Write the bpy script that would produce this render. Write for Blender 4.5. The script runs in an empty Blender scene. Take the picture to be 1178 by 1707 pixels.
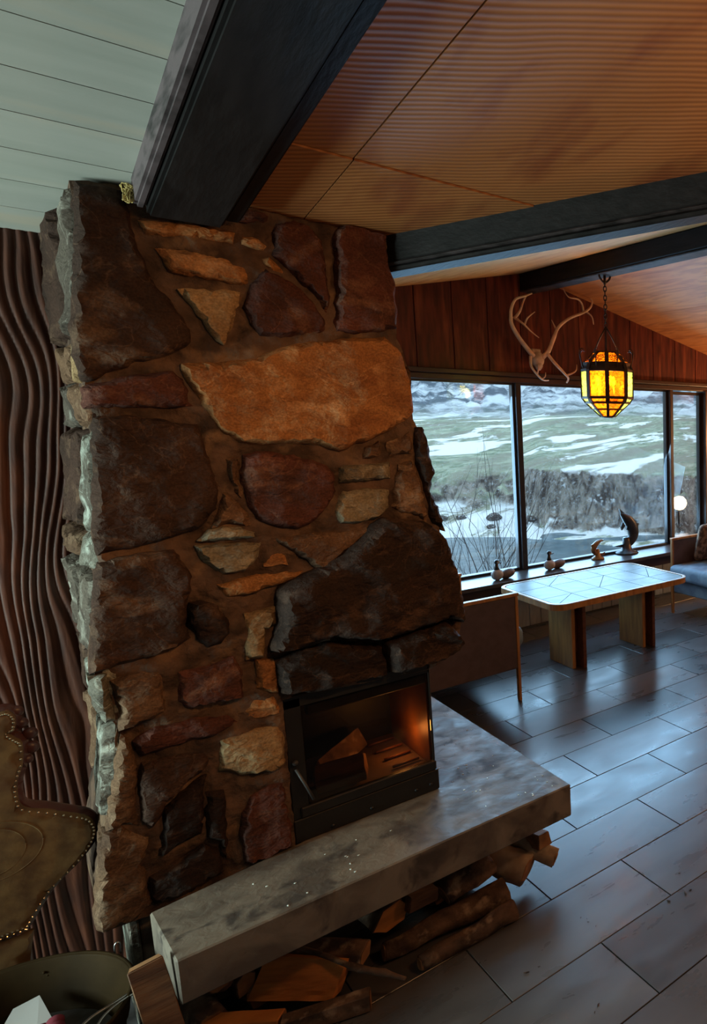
import bpy, bmesh, math, random
from mathutils import Vector, Matrix, noise
from mathutils.geometry import delaunay_2d_cdt
S = bpy.context.scene
COL = S.collection
R_ = random.Random(7)

# ------------------------------------------------------------------ camera (16 mm picture, left-hand crop -> lens shift)
PPX, PPY, F = 1280.0, 853.5, 1135.218
CAMZ = 1.69
def _ray(x, y): return Vector((x-PPX, -(y-PPY), -F))
_X = _ray(2290, 705).normalized()
_Y = _ray(-20, 690); _Y = (_Y - _Y.dot(_X)*_X).normalized()
_Z = _X.cross(_Y)
ROT = Matrix((_X, _Y, _Z))
CAM = Vector((0, 0, CAMZ))
cd = bpy.data.cameras.new('camera'); cam = bpy.data.objects.new('camera', cd); COL.objects.link(cam)
cam.matrix_world = Matrix.Translation(CAM) @ ROT.to_4x4()
cd.sensor_fit = 'VERTICAL'; cd.sensor_height = 24.0; cd.lens = 24.0*F/1707.0
cd.shift_x = (589.0-PPX)/1707.0; cd.shift_y = 0.0
cd.clip_start = 0.02; cd.clip_end = 1500
S.camera = cam

# ------------------------------------------------------------------ world, lights, exposure
S.view_settings.view_transform = 'Standard'; S.view_settings.look = 'None'
S.view_settings.gamma = 1.0; S.view_settings.use_curve_mapping = False
S.view_settings.exposure = 0.12
w = bpy.data.worlds.new('overcast_sky'); S.world = w; w.use_nodes = True
wn = w.node_tree; wn.nodes.clear()
wo = wn.nodes.new('ShaderNodeOutputWorld'); wb = wn.nodes.new('ShaderNodeBackground')
wb.inputs[0].default_value = (0.58, 0.82, 1.0, 1); wb.inputs[1].default_value = 1.7
wtc = wn.nodes.new('ShaderNodeTexCoord'); wsx = wn.nodes.new('ShaderNodeSeparateXYZ'); wmr = wn.nodes.new('ShaderNodeMapRange')
wn.links.new(wtc.outputs['Generated'], wsx.inputs[0]); wn.links.new(wsx.outputs['Z'], wmr.inputs[0])   # overcast sky: brighter towards the zenith
wmr.inputs[1].default_value = 0.0; wmr.inputs[2].default_value = 0.9; wmr.inputs[3].default_value = 1.5; wmr.inputs[4].default_value = 2.6
wn.links.new(wmr.outputs[0], wb.inputs[1])
wn.links.new(wb.outputs[0], wo.inputs[0])

def light(name, typ, loc, power, color, size=.1, sizey=None, aim=None, spot=None, blend=.6):
    l = bpy.data.lights.new(name, typ); l.energy = power; l.color = color
    if typ == 'AREA':
        l.shape = 'RECTANGLE'; l.size = size; l.size_y = sizey or size
    else: l.shadow_soft_size = size
    if typ == 'SPOT': l.spot_size = spot; l.spot_blend = blend
    o = bpy.data.objects.new(name, l); COL.objects.link(o); o.location = loc
    if aim: o.rotation_euler = (Vector(aim)-Vector(loc)).to_track_quat('-Z', 'Y').to_euler()
    return o
WARM = (1.0, .50, .20)
light('daylight_left_window', 'AREA', (-2.40, 2.22, 1.05), 98, (.76, 1.0, .92), .70, 1.2, aim=(0.0, 2.16, .9))
light('daylight_view_window', 'AREA', (2.9, 5.30, 1.22), 150, (.33, .66, 1.0), 3.3, 1.35, aim=(2.4, 1.6, -.2))
light('warm_ceiling_lamp', 'POINT', (1.55, .30, 2.18), 23, WARM, .10)
light('warm_gable_fill', 'POINT', (5.62, 4.3, 1.45), 60, WARM, .10)  # unseen warm light added to brighten the gable ceiling and panelling
light('table_lamp', 'POINT', (5.83, 3.5, .60), 26, (1, .62, .32), .09)
light('hearth_spot', 'SPOT', (.75, .2, 2.25), 46, (1, .50, .19), .08, aim=(.48, 2.28, 1.42), spot=math.radians(50), blend=1.0)
light('warm_side_fill', 'POINT', (3.1, .80, 1.15), 15, WARM, .12)  # unseen warm light added to lift ceiling, floor and chimney front
light('firebox_glow', 'POINT', (.835, 2.42, .60), .5, (1, .42, .10), .02)  # warm point light added inside the firebox for an orange glow

# ------------------------------------------------------------------ helpers
def onz(x, y, z=0.0):
    d = ROT @ _ray(x, y); return CAM + d*((z-CAMZ)/d.z)
def ony(x, y, yp):
    d = ROT @ _ray(x, y); return CAM + d*(yp/d.y)
def onx(x, y, xp):
    d = ROT @ _ray(x, y); return CAM + d*(xp/d.x)

def wloc(o):
    v = Vector((0, 0, 0))
    while o: v += o.location; o = o.parent
    return v
def tag(o, label=None, cat=None, group=None, kind=None):
    if label: o['label'] = label
    if cat: o['category'] = cat
    if group: o['group'] = group
    if kind: o['kind'] = kind
    return o
def thing(name, loc, label=None, cat=None, group=None, kind=None):
    o = bpy.data.objects.new(name, None); COL.objects.link(o); o.location = loc; o.empty_display_size = .05
    return tag(o, label, cat, group, kind)
def link(name, me, parent=None):
    o = bpy.data.objects.new(name, me); COL.objects.link(o)
    if parent: o.parent = parent
    return o
def mesh(name, verts, faces, mat, parent=None, smooth=False, origin=None):
    """verts in world coordinates; stored relative to the parent (or to origin)"""
    off = wloc(parent) if parent else Vector(origin or (0, 0, 0))
    me = bpy.data.meshes.new(name)
    me.from_pydata([tuple(Vector(v)-off) for v in verts], [], faces)
    me.materials.append(mat)
    if smooth: me.polygons.foreach_set('use_smooth', [True]*len(me.polygons))
    me.update()
    o = link(name, me, parent)
    if not parent: o.location = off
    return o
def bmobj(name, bm, mat, parent=None, smooth=False, origin=None):
    off = wloc(parent) if parent else Vector(origin or (0, 0, 0))
    if off.length: bmesh.ops.translate(bm, verts=bm.verts, vec=-off)
    me = bpy.data.meshes.new(name); bm.to_mesh(me); bm.free(); me.materials.append(mat)
    if smooth: me.polygons.foreach_set('use_smooth', [True]*len(me.polygons))
    o = link(name, me, parent)
    if not parent: o.location = off
    return o
def box_bm(bm, a, b, bevel=0.0, seg=1, rot=None, piv=None):
    a = Vector(a); b = Vector(b); c = (a+b)/2; s = b-a
    r = bmesh.ops.create_cube(bm, size=1.0)
    vs = r['verts']
    bmesh.ops.scale(bm, vec=s, verts=vs)
    if bevel > 0:
        es = list({e for v in vs for e in v.link_edges})
        rr = bmesh.ops.bevel(bm, geom=es, offset=bevel, segments=seg, affect='EDGES', profile=.5)
        vs = list({v for f in rr['faces'] for v in f.verts} | {v for v in vs if v.is_valid})
    bmesh.ops.translate(bm, verts=vs, vec=c)
    if rot is not None:
        bmesh.ops.rotate(bm, verts=vs, cent=Vector(piv) if piv else c, matrix=rot)
    return vs
def box(name, a, b, mat, parent=None, bevel=.002, seg=1, rot=None, piv=None, origin=None):
    bm = bmesh.new(); box_bm(bm, a, b, bevel, seg, rot, piv)
    return bmobj(name, bm, mat, parent, origin=origin)
def beam_bm(bm, p, q, wdt, hgt, up=(0, 0, 1)):
    p = Vector(p); q = Vector(q); d = (q-p).normalized(); s = d.cross(Vector(up)).normalized(); u = s.cross(d)
    vs = []
    for c in (p, q):
        for sx, sy in ((-1, -1), (1, -1), (1, 1), (-1, 1)):
            vs.append(bm.verts.new(c + s*sx*wdt/2 + u*sy*hgt/2))
    for f in ((3, 2, 1, 0), (4, 5, 6, 7), (0, 1, 5, 4), (1, 2, 6, 5), (2, 3, 7, 6), (3, 0, 4, 7)):
        bm.faces.new([vs[i] for i in f])
def tube_bm(bm, pts, rad, n=8, closed_ends=True, rough=0.0, seed=0):
    pts = [Vector(p) for p in pts]
    if not hasattr(rad, '__len__'): rad = [rad]*len(pts)
    rings = []; up = None
    for i, p in enumerate(pts):
        d = (pts[min(i+1, len(pts)-1)] - pts[max(i-1, 0)]).normalized()
        if up is None:
            up = Vector((0, 0, 1)) if abs(d.z) < .9 else Vector((1, 0, 0))
        s = d.cross(up)
        if s.length < 1e-4: s = d.orthogonal()
        s.normalize(); u = s.cross(d); up = u
        ring = []
        for k in range(n):
            a = 2*math.pi*k/n
            rr = rad[i]*(1 + rough*noise.noise(Vector((math.cos(a)*1.5+seed, math.sin(a)*1.5, i*.35+seed*3))))
            ring.append(bm.verts.new(p + s*math.cos(a)*rr + u*math.sin(a)*rr))
        rings.append(ring)
    for a, b in zip(rings, rings[1:]):
        for k in range(n):
            bm.faces.new((a[k], a[(k+1) % n], b[(k+1) % n], b[k]))
    if closed_ends:
        bm.faces.new(list(reversed(rings[0]))); bm.faces.new(rings[-1])
    return rings
def tube(name, pts, rad, mat, parent=None, n=8, smooth=True, rough=0., seed=0, origin=None):
    bm = bmesh.new(); tube_bm(bm, pts, rad, n, True, rough, seed); bmesh.ops.recalc_face_normals(bm, faces=bm.faces)
    return bmobj(name, bm, mat, parent, smooth, origin)
def smooth_pts(pts, k=4):
    pts = [Vector(p) for p in pts]; out = []
    for i in range(len(pts)-1):
        p0 = pts[max(i-1, 0)]; p1 = pts[i]; p2 = pts[i+1]; p3 = pts[min(i+2, len(pts)-1)]
        for j in range(k):
            t = j/k
            out.append(.5*((2*p1)+(p2-p0)*t+(2*p0-5*p1+4*p2-p3)*t*t+(3*p1-p0-3*p2+p3)*t**3))
    out.append(pts[-1]); return out
def lathe_bm(bm, prof, cx, cy, n=24, sx=1, sy=1):
    rings = []
    for r, z in prof:
        rings.append([bm.verts.new((cx+sx*r*math.cos(2*math.pi*k/n), cy+sy*r*math.sin(2*math.pi*k/n), z)) for k in range(n)])
    for a, b in zip(rings, rings[1:]):
        for k in range(n): bm.faces.new((a[k], a[(k+1) % n], b[(k+1) % n], b[k]))
    return rings
def ell_bm(bm, c, r, seg=14, rings=9, rot=None):
    m = Matrix.Translation(c) @ (rot.to_4x4() if rot else Matrix.Identity(4)) @ Matrix.Diagonal((r[0], r[1], r[2], 1))
    return bmesh.ops.create_uvsphere(bm, u_segments=seg, v_segments=rings, radius=1, matrix=m)['verts']

# ------------------------------------------------------------------ materials
def mat(name, col, rough=.6, col2=None, scale=8., detail=6., stretch=(1, 1, 1), lo=.35, hi=.65, bump=0., bscale=None, bdist=.01,
        metal=0., spec=.5, col3=None, scale3=2., rnd=0., kind='noise', dist=0., coat=0., rvar=0.):
    m = bpy.data.materials.new(name); m.use_nodes = True; nt = m.node_tree; N = nt.nodes; L = nt.links
    b = N['Principled BSDF']; b.inputs['Roughness'].default_value = rough; b.inputs['Metallic'].default_value = metal
    b.inputs['Specular IOR Level'].default_value = spec; b.inputs['Coat Weight'].default_value = coat
    c1 = (*col, 1); b.inputs['Base Color'].default_value = c1
    tc = N.new('ShaderNodeTexCoord'); mp = N.new('ShaderNodeMapping'); L.new(tc.outputs['Object'], mp.inputs[0])
    mp.inputs['Scale'].default_value = stretch
    oi = N.new('ShaderNodeObjectInfo')
    va = N.new('ShaderNodeVectorMath'); va.operation = 'ADD'; L.new(mp.outputs[0], va.inputs[0])
    sc = N.new('ShaderNodeMath'); sc.operation = 'MULTIPLY'; sc.inputs[1].default_value = 37.0 if rnd > 0 else 0.0
    L.new(oi.outputs['Random'], sc.inputs[0]); L.new(sc.outputs[0], va.inputs[1])
    vec = va.outputs[0]
    def tex(s, knd, dt):
        if knd == 'wave':
            t = N.new('ShaderNodeTexWave'); t.inputs['Scale'].default_value = s; t.inputs['Distortion'].default_value = dist
            t.inputs['Detail'].default_value = dt; t.inputs['Detail Scale'].default_value = 1.2
            L.new(vec, t.inputs['Vector']); return t.outputs['Fac']
        t = N.new('ShaderNodeTexNoise'); t.inputs['Scale'].default_value = s; t.inputs['Detail'].default_value = dt
        t.inputs['Distortion'].default_value = dist
        L.new(vec, t.inputs['Vector']); return t.outputs['Fac']
    colout = None
    if col2:
        f = tex(scale, kind, detail); mr = N.new('ShaderNodeMapRange'); L.new(f, mr.inputs[0])
        mr.inputs[1].default_value = lo; mr.inputs[2].default_value = hi
        mx = N.new('ShaderNodeMix'); mx.data_type = 'RGBA'; L.new(mr.outputs[0], mx.inputs[0])
        mx.inputs[6].default_value = c1; mx.inputs[7].default_value = (*col2, 1); colout = mx.outputs[2]
    if col3:
        f = tex(scale3, 'noise', 5); mr = N.new('ShaderNodeMapRange'); L.new(f, mr.inputs[0])
        mr.inputs[1].default_value = .55; mr.inputs[2].default_value = .68
        mx = N.new('ShaderNodeMix'); mx.data_type = 'RGBA'; L.new(mr.outputs[0], mx.inputs[0])
        if colout: L.new(colout, mx.inputs[6])
        else: mx.inputs[6].default_value = c1
        mx.inputs[7].default_value = (*col3, 1); colout = mx.outputs[2]
    if rnd > 0:
        hs = N.new('ShaderNodeHueSaturation')
        mr = N.new('ShaderNodeMapRange'); L.new(oi.outputs['Random'], mr.inputs[0])
        mr.inputs[3].default_value = 1-rnd; mr.inputs[4].default_value = 1+rnd; L.new(mr.outputs[0], hs.inputs['Value'])
        if colout: L.new(colout, hs.inputs['Color'])
        else: hs.inputs['Color'].default_value = c1
        colout = hs.outputs[0]
    if colout: L.new(colout, b.inputs['Base Color'])
    if bump > 0:
        f = tex(bscale or scale*2, kind, 8 if kind == 'noise' else detail); bp = N.new('ShaderNodeBump')
        bp.inputs['Strength'].default_value = bump; bp.inputs['Distance'].default_value = bdist
        L.new(f, bp.inputs['Height']); L.new(bp.outputs[0], b.inputs['Normal'])
    if rvar > 0:
        f = tex(scale*1.7, 'noise', 5); mr = N.new('ShaderNodeMapRange'); L.new(f, mr.inputs[0])
        mr.inputs[1].default_value = .3; mr.inputs[2].default_value = .7
        mr.inputs[3].default_value = max(0, rough-rvar); mr.inputs[4].default_value = rough+rvar
        L.new(mr.outputs[0], b.inputs['Roughness'])
    return m
def emit(name, col, s):
    m = bpy.data.materials.new(name); m.use_nodes = True; b = m.node_tree.nodes['Principled BSDF']
    b.inputs['Base Color'].default_value = (*col, 1); b.inputs['Emission Color'].default_value = (*col, 1)
    b.inputs['Emission Strength'].default_value = s; return m
def pane_glass(name, tint=(1, 1, 1), extra=0.0, trans=None, ior=1.45):
    m = bpy.data.materials.new(name); m.use_nodes = True; nt = m.node_tree; N = nt.nodes; L = nt.links
    N.remove(N['Principled BSDF']); out = N['Material Output']
    t = N.new('ShaderNodeBsdfTransparent'); t.inputs[0].default_value = (*tint, 1)
    g = N.new('ShaderNodeBsdfGlossy'); ior = 1.2 if trans else ior; g.inputs['Roughness'].default_value = .01 if not trans else .15
    fr = N.new('ShaderNodeFresnel'); fr.inputs[0].default_value = ior
    mx = N.new('ShaderNodeMixShader'); L.new(fr.outputs[0], mx.inputs[0])
    if trans: L.remove(mx.inputs[0].links[0]); mx.inputs[0].default_value = .06
    src = t.outputs[0]
    if trans:
        tr = N.new('ShaderNodeBsdfTranslucent'); tr.inputs[0].default_value = (*trans, 1)
        m2 = N.new('ShaderNodeMixShader'); m2.inputs[0].default_value = extra
        nz = N.new('ShaderNodeTexNoise'); nz.inputs['Scale'].default_value = 55
        tc = N.new('ShaderNodeTexCoord'); L.new(tc.outputs['Object'], nz.inputs['Vector'])
        mr = N.new('ShaderNodeMapRange'); L.new(nz.outputs['Fac'], mr.inputs[0]); mr.inputs[1].default_value = .35; mr.inputs[2].default_value = .65
        mr.inputs[3].default_value = extra-.25; mr.inputs[4].default_value = min(1, extra+.25); L.new(mr.outputs[0], m2.inputs[0])
        L.new(t.outputs[0], m2.inputs[1]); L.new(tr.outputs[0], m2.inputs[2]); src = m2.outputs[0]
    L.new(src, mx.inputs[1]); L.new(g.outputs[0], mx.inputs[2]); L.new(mx.outputs[0], out.inputs[0])
    return m

M = {}
M['tile'] = mat('stone_floor_tile', (.060, .058, .062), .31, (.092, .086, .086), 2.6, 10, (1, 2.2, 1), .35, .68, bump=.05, bscale=14, bdist=.002,
                col3=(.052, .046, .046), scale3=1.6, rnd=.42, rvar=.06, dist=.4, spec=.8)
M['grout'] = mat('floor_grout', (.02, .018, .018), .9)
M['white_plank'] = mat('white_painted_plank', (.50, .50, .45), .55, (.44, .45, .40), 3, 6, (1, 6, 1), bump=.05, bscale=20, rnd=.05, col3=(.56, .50, .41), scale3=1.1)
def plywood(name, c1, c2, c3, scale=60, ang=0.):
    m = mat(name, c1, .5, c2, 1.6, 5, (3, 1, 1), .35, .7, col3=c3, scale3=2.2, spec=.25)
    nt = m.node_tree; N = nt.nodes; L = nt.links; b = N['Principled BSDF']
    tc = N.new('ShaderNodeTexCoord'); mp = N.new('ShaderNodeMapping'); L.new(tc.outputs['Object'], mp.inputs[0])
    mp.inputs['Rotation'].default_value = (0, 0, ang)
    wv = N.new('ShaderNodeTexWave'); wv.bands_direction = 'Y'; wv.inputs['Scale'].default_value = scale; wv.inputs['Distortion'].default_value = 12
    wv.inputs['Detail'].default_value = 2.; wv.inputs['Detail Scale'].default_value = .11; wv.inputs['Detail Roughness'].default_value = .45
    L.new(mp.outputs[0], wv.inputs['Vector'])
    src = b.inputs['Base Color'].links[0].from_socket
    mx = N.new('ShaderNodeMix'); mx.data_type = 'RGBA'; mx.blend_type = 'MULTIPLY'
    mr = N.new('ShaderNodeMapRange'); L.new(wv.outputs['Fac'], mr.inputs[0]); mr.inputs[3].default_value = .0; mr.inputs[4].default_value = .50
    L.new(mr.outputs[0], mx.inputs[0]); L.new(src, mx.inputs[6]); mx.inputs[7].default_value = (.30, .20, .15, 1)
    L.new(mx.outputs[2], b.inputs['Base Color'])
    bp = N.new('ShaderNodeBump'); bp.inputs['Strength'].default_value = .35; bp.inputs['Distance'].default_value = .002
    L.new(wv.outputs['Fac'], bp.inputs['Height']); L.new(bp.outputs[0], b.inputs['Normal'])
    return m
M['ply'] = plywood('orange_plywood', (.42, .165, .055), (.50, .215, .08), (.32, .105, .040), 17, ang=.62)
M['ply_gold'] = mat('golden_plywood', (.86, .50, .19), .5, (.66, .32, .11), 5, 5, (5, .5, 1), .4, .7, dist=1.5, spec=.3)
M['ply_orange'] = mat('streaked_orange_plywood', (.74, .31, .10), .5, (.52, .19, .06), 3.4, 6, (4, .5, 1), .4, .65, dist=1.8, spec=.3)
M['beam'] = mat('black_stained_timber', (.0085, .0075, .008), .6, (.015, .013, .0135), 5, 8, (8, 1, 8), bump=.3, bscale=14, bdist=.004, col3=(.005, .0045, .0045), spec=.18)
M['beam_lit'] = mat('daylit_dark_timber_face', (.12, .088, .095), .6, (.018, .013, .014), 14, 8, (1, .6, 3), .45, .7, bump=.4, bscale=20, bdist=.004)  # lighter tone puts the left daylight into the beam's side face
M['darkwood'] = mat('brushed_dark_red_wood', (.115, .032, .014), .55, (.055, .015, .008), 9, 7, (6, 1, 1), bump=.25, bscale=40, bdist=.002, spec=.4)
M['panel'] = mat('dark_red_wood_panelling', (.135, .028, .017), .42, (.055, .012, .010), 7, 8, (5, 1, .6), .35, .65, bump=.15, bscale=26, bdist=.002, rnd=.25, col3=(.21, .055, .028), scale3=3, spec=.3)
M['trim'] = mat('dark_window_trim', (.050, .024, .020), .4, (.030, .015, .013), 6, 5, (1, 1, 8))
M['frame'] = mat('black_window_frame', (.016, .014, .016), .35, (.028, .026, .03), 10)
M['frame_brown'] = mat('brown_window_frame', (.055, .025, .015), .4, (.035, .016, .011), 9, 5, (6, 6, 1))
M['sill'] = mat('dark_painted_sill', (.045, .040, .042), .28, (.07, .06, .06), 5, 5, (1, 5, 1), spec=.6)
M['bead'] = mat('pale_beadboard', (.50, .47, .40), .6, (.40, .37, .31), 8, 6, (5, 5, 1), bump=.1, bscale=30)
M['plaster'] = mat('plain_plaster', (.20, .17, .15), .85, (.16, .13, .12), 3)
M['mortar'] = mat('brown_mortar', (.135, .082, .058), .95, (.052, .033, .025), 13, 12, lo=.38, hi=.62, bump=1., bscale=30, bdist=.02, col3=(.19, .115, .07), scale3=11, spec=.15)
def stone(name, a, b_, c, r=.85):
    m = mat(name, a, r, b_, 6, 11, (1, 1, 1.6), .38, .66, bump=1., bscale=34, bdist=.014, col3=c, scale3=9, rnd=.14, dist=.4, spec=.15)
    nt = m.node_tree; N = nt.nodes; L = nt.links; b = N['Principled BSDF']
    # pale chipped veins and grit
    tc = N.new('ShaderNodeTexCoord'); nz = N.new('ShaderNodeTexNoise'); nz.inputs['Scale'].default_value = 5; nz.inputs['Detail'].default_value = 9; nz.inputs['Distortion'].default_value = 1.2
    L.new(tc.outputs['Object'], nz.inputs['Vector'])
    s1 = N.new('ShaderNodeMath'); s1.operation = 'SUBTRACT'; s1.inputs[1].default_value = .5; L.new(nz.outputs['Fac'], s1.inputs[0])
    s2 = N.new('ShaderNodeMath'); s2.operation = 'ABSOLUTE'; L.new(s1.outputs[0], s2.inputs[0])
    mr = N.new('ShaderNodeMapRange'); L.new(s2.outputs[0], mr.inputs[0]); mr.inputs[1].default_value = 0; mr.inputs[2].default_value = .010; mr.inputs[3].default_value = .38; mr.inputs[4].default_value = 0
    g = N.new('ShaderNodeTexNoise'); g.inputs['Scale'].default_value = 190; g.inputs['Detail'].default_value = 3; L.new(tc.outputs['Object'], g.inputs['Vector'])
    gm = N.new('ShaderNodeMapRange'); L.new(g.outputs['Fac'], gm.inputs[0]); gm.inputs[1].default_value = .35; gm.inputs[2].default_value = .65; gm.inputs[3].default_value = .78; gm.inputs[4].default_value = 1.22
    src = b.inputs['Base Color'].links[0].from_socket
    mx = N.new('ShaderNodeMix'); mx.data_type = 'RGBA'; L.new(mr.outputs[0], mx.inputs[0]); L.new(src, mx.inputs[6]); mx.inputs[7].default_value = (c[0]*1.3, c[1]*1.3, c[2]*1.3, 1)
    vm = N.new('ShaderNodeVectorMath'); vm.operation = 'SCALE'; L.new(mx.outputs[2], vm.inputs[0]); L.new(gm.outputs[0], vm.inputs['Scale'])
    L.new(vm.outputs[0], b.inputs['Base Color'])
    return m
M['s_dark'] = stone('dark_lava_stone', (.058, .030, .021), (.034, .019, .014), (.115, .066, .042))
M['s_black'] = stone('blackish_stone', (.032, .018, .014), (.019, .012, .010), (.075, .042, .029))
M['s_red'] = stone('red_brown_stone', (.105, .037, .026), (.055, .024, .019), (.15, .070, .045))
M['s_brown'] = stone('brown_stone', (.15, .083, .048), (.083, .045, .029), (.23, .145, .09))
M['s_orange'] = stone('orange_sandstone', (.33, .145, .052), (.20, .078, .030), (.42, .215, .095))
M['s_tan'] = stone('tan_sandstone', (.30, .19, .095), (.19, .11, .055), (.38, .27, .15))
M['s_grey'] = stone('grey_green_stone', (.24, .19, .125), (.14, .105, .07), (.34, .29, .21))
M['s_daylit'] = stone('pale_daylit_stone', (.17, .155, .125), (.08, .062, .05), (.42, .44, .38))  # pale tone puts the left daylight into these stones' colour
M['s_side'] = stone('grey_layered_stone', (.115, .092, .073), (.06, .045, .036), (.26, .24, .20))
M['concrete'] = mat('worn_concrete_slab', (.22, .18, .14), .62, (.11, .085, .068), 7, 12, (1, 1, 1), .40, .60, bump=.5, bscale=30, bdist=.005, col3=(.065, .050, .042), scale3=12, rvar=.15, dist=.6, spec=.5)
M['steel'] = mat('black_firebox_steel', (.010, .0095, .010), .45, (.016, .015, .015), 12, metal=.0, spec=.4, bump=.08, bscale=60)
M['steel_grey'] = mat('grey_heat_worn_steel', (.085, .080, .080), .55, (.05, .047, .048), 20, metal=.4)
M['steel_orange'] = mat('orange_steel_plate', (.28, .10, .025), .5, (.10, .035, .012), 6, 6, metal=.2)  # orange-brown steel with darker patches
M['ash'] = mat('ash_and_firebrick', (.16, .085, .045), .85, (.08, .045, .028), 9, 8, bump=.4, bscale=30, bdist=.005)
M['bark'] = mat('rough_brown_bark', (.20, .115, .075), .9, (.065, .036, .025), 20, 10, (1, 1, 1), bump=.9, bscale=34, bdist=.008, col3=(.36, .25, .17), scale3=22, rnd=.2)
M['birch'] = mat('pale_birch_bark', (.46, .35, .25), .75, (.20, .13, .085), 12, 9, (1, 1, 1), .4, .7, bump=.5, bscale=30, bdist=.004)
M['cut'] = mat('cut_log_end', (.40, .20, .085), .8, (.25, .11, .045), 18, 6, bump=.3, bscale=50, bdist=.002)
M['split'] = mat('split_orange_firewood', (.72, .26, .06), .7, (.46, .15, .035), 7, 8, (1, 1, 6), .38, .66, bump=.5, bscale=16, bdist=.004)
M['split_brown'] = mat('split_brown_firewood', (.22, .105, .048), .75, (.10, .045, .024), 8, 8, (1, 5, 5), bump=.5, bscale=22, bdist=.004)
M['oak'] = mat('golden_oak', (.50, .235, .07), .38, (.33, .145, .045), 7, 7, (5, 5, .7), .38, .66, bump=.1, bscale=30, bdist=.001, spec=.5, dist=.6)
M['oak_dark'] = mat('dark_oak_edge', (.17, .062, .026), .35, (.10, .036, .016), 9, 6, (1, 5, 5))
M['tabletile'] = mat('blue_grey_stone_tabletop', (.15, .19, .21), .38, (.08, .11, .12), 6, 8, (1, 1, 1), .35, .65, bump=.1, bscale=22, bdist=.002, rnd=.15, dist=1.0, spec=.22)
M['tablerim'] = mat('pale_table_rim', (.50, .42, .33), .3)
M['leather'] = mat('dark_brown_leather_panel', (.100, .068, .070), .5, (.075, .05, .052), 20, 6, bump=.1, bscale=90, bdist=.001)
M['velvet'] = mat('blue_grey_velvet', (.20, .29, .37), .75, (.11, .165, .235), 9, 7, (1, 1, 1), .35, .65, bump=.3, bscale=22, bdist=.004, dist=.8)
M['pillow'] = mat('brown_patterned_fabric', (.25, .145, .085), .9, (.09, .045, .025), 26, 3, lo=.45, hi=.55, bump=.2, bscale=80)
M['brass'] = mat('aged_shaded_brass', (.034, .020, .008), .6, (.018, .011, .005), 7, 7, metal=.0, bump=.08, bscale=30, spec=.04)  # old brass, darkened further to carry the shade inside the bucket
M['wire'] = mat('bare_wire', (.50, .50, .50), .3, metal=1.)
M['darkiron'] = mat('dark_wrought_iron', (.055, .030, .022), .5, (.035, .02, .016), 20, metal=.6)
M['bronze'] = mat('dark_pewter', (.055, .058, .060), .38, (.03, .03, .033), 12, metal=.6)
M['goldfish'] = mat('golden_brown_glaze', (.30, .15, .035), .3, (.12, .055, .02), 20, spec=.6)
M['duckwhite'] = mat('cream_painted_wood', (.42, .38, .34), .5, (.30, .26, .24), 20)
M['duckbrown'] = mat('brown_painted_wood', (.16, .105, .09), .5, (.08, .055, .05), 30)
M['black'] = mat('black_paint', (.012, .012, .014), .35)
M['bone'] = mat('antler_bone', (.74, .56, .40), .5, (.50, .33, .21), 9, 6, bump=.2, bscale=30, bdist=.002, col3=(.72, .62, .50), scale3=6)
M['skull'] = mat('pale_skull_bone', (.62, .55, .44), .6, (.30, .24, .16), 16)
M['tooled'] = mat('tooled_brown_leather', (.18, .108, .045), .5, (.10, .055, .026), 26, 6, bump=.25, bscale=70, bdist=.002, col3=(.11, .045, .028), scale3=3, spec=.22)
M['redwood'] = mat('carved_dark_red_wood', (.095, .028, .020), .38, (.055, .016, .013), 12, 5, bump=.15)
M['nail'] = mat('bright_brass_nail', (.75, .62, .45), .22, metal=1.)
M['paper'] = mat('white_paper', (.50, .50, .50), .8)
M['redcloth'] = mat('crimson_quilted_cloth', (.20, .022, .040), .9, (.12, .012, .024), 14, bump=.3, bscale=40)
M['amber'] = pane_glass('amber_glass', (1.0, .55, .10), .42, (1.0, .50, .07))
M['greenglass'] = pane_glass('pale_green_glass', (.75, .9, .55), .45, (.50, .80, .45))
M['glass'] = pane_glass('window_glass')
M['fireglass'] = pane_glass('smoked_firebox_glass', (.62, .56, .50))
M['bulb'] = emit('warm_bulb', (1.0, .55, .16), 30)
M['shade_glow'] = emit('warm_lamp_bowl', (1.0, .62, .30), 5)
M['candle'] = mat('white_candle_sleeve', (.75, .82, .78), .4)
M['boulder'] = stone('river_stone', (.085, .07, .062), (.035, .03, .028), (.40, .42, .44))
M['twig'] = mat('bare_twig', (.035, .028, .030), .9)
M['chip'] = mat('dark_wood_chip', (.05, .028, .02), .9)

# ------------------------------------------------------------------ floor
floor = thing('floor', (0, 0, 0), kind='structure')
box('grout_bed', (-2.6, -3.2, -.12), (6.6, 5.1, -.004), M['grout'], floor, 0)
TW, TL = .2965, .6032
k0 = 1.027   # scale of tile grid from the calibration
ys0 = 1.392*k0 - 5*TW
j = 0
y = ys0
while y < 5.03:
    xoff = (.823*k0 if (round((y-1.392*k0)/TW) % 2) else 1.12*k0)
    x = xoff - 4*TL
    while x < 5.9:
        b2 = min(y+TW, 5.06)
        h = R_.uniform(-.0004, .0004)
        box('tile', (x+.0018, y+.0018, -.01), (x+TL-.0018, b2-.0018, h), M['tile'], floor, .0012)
        x += TL
    y += TW

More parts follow.
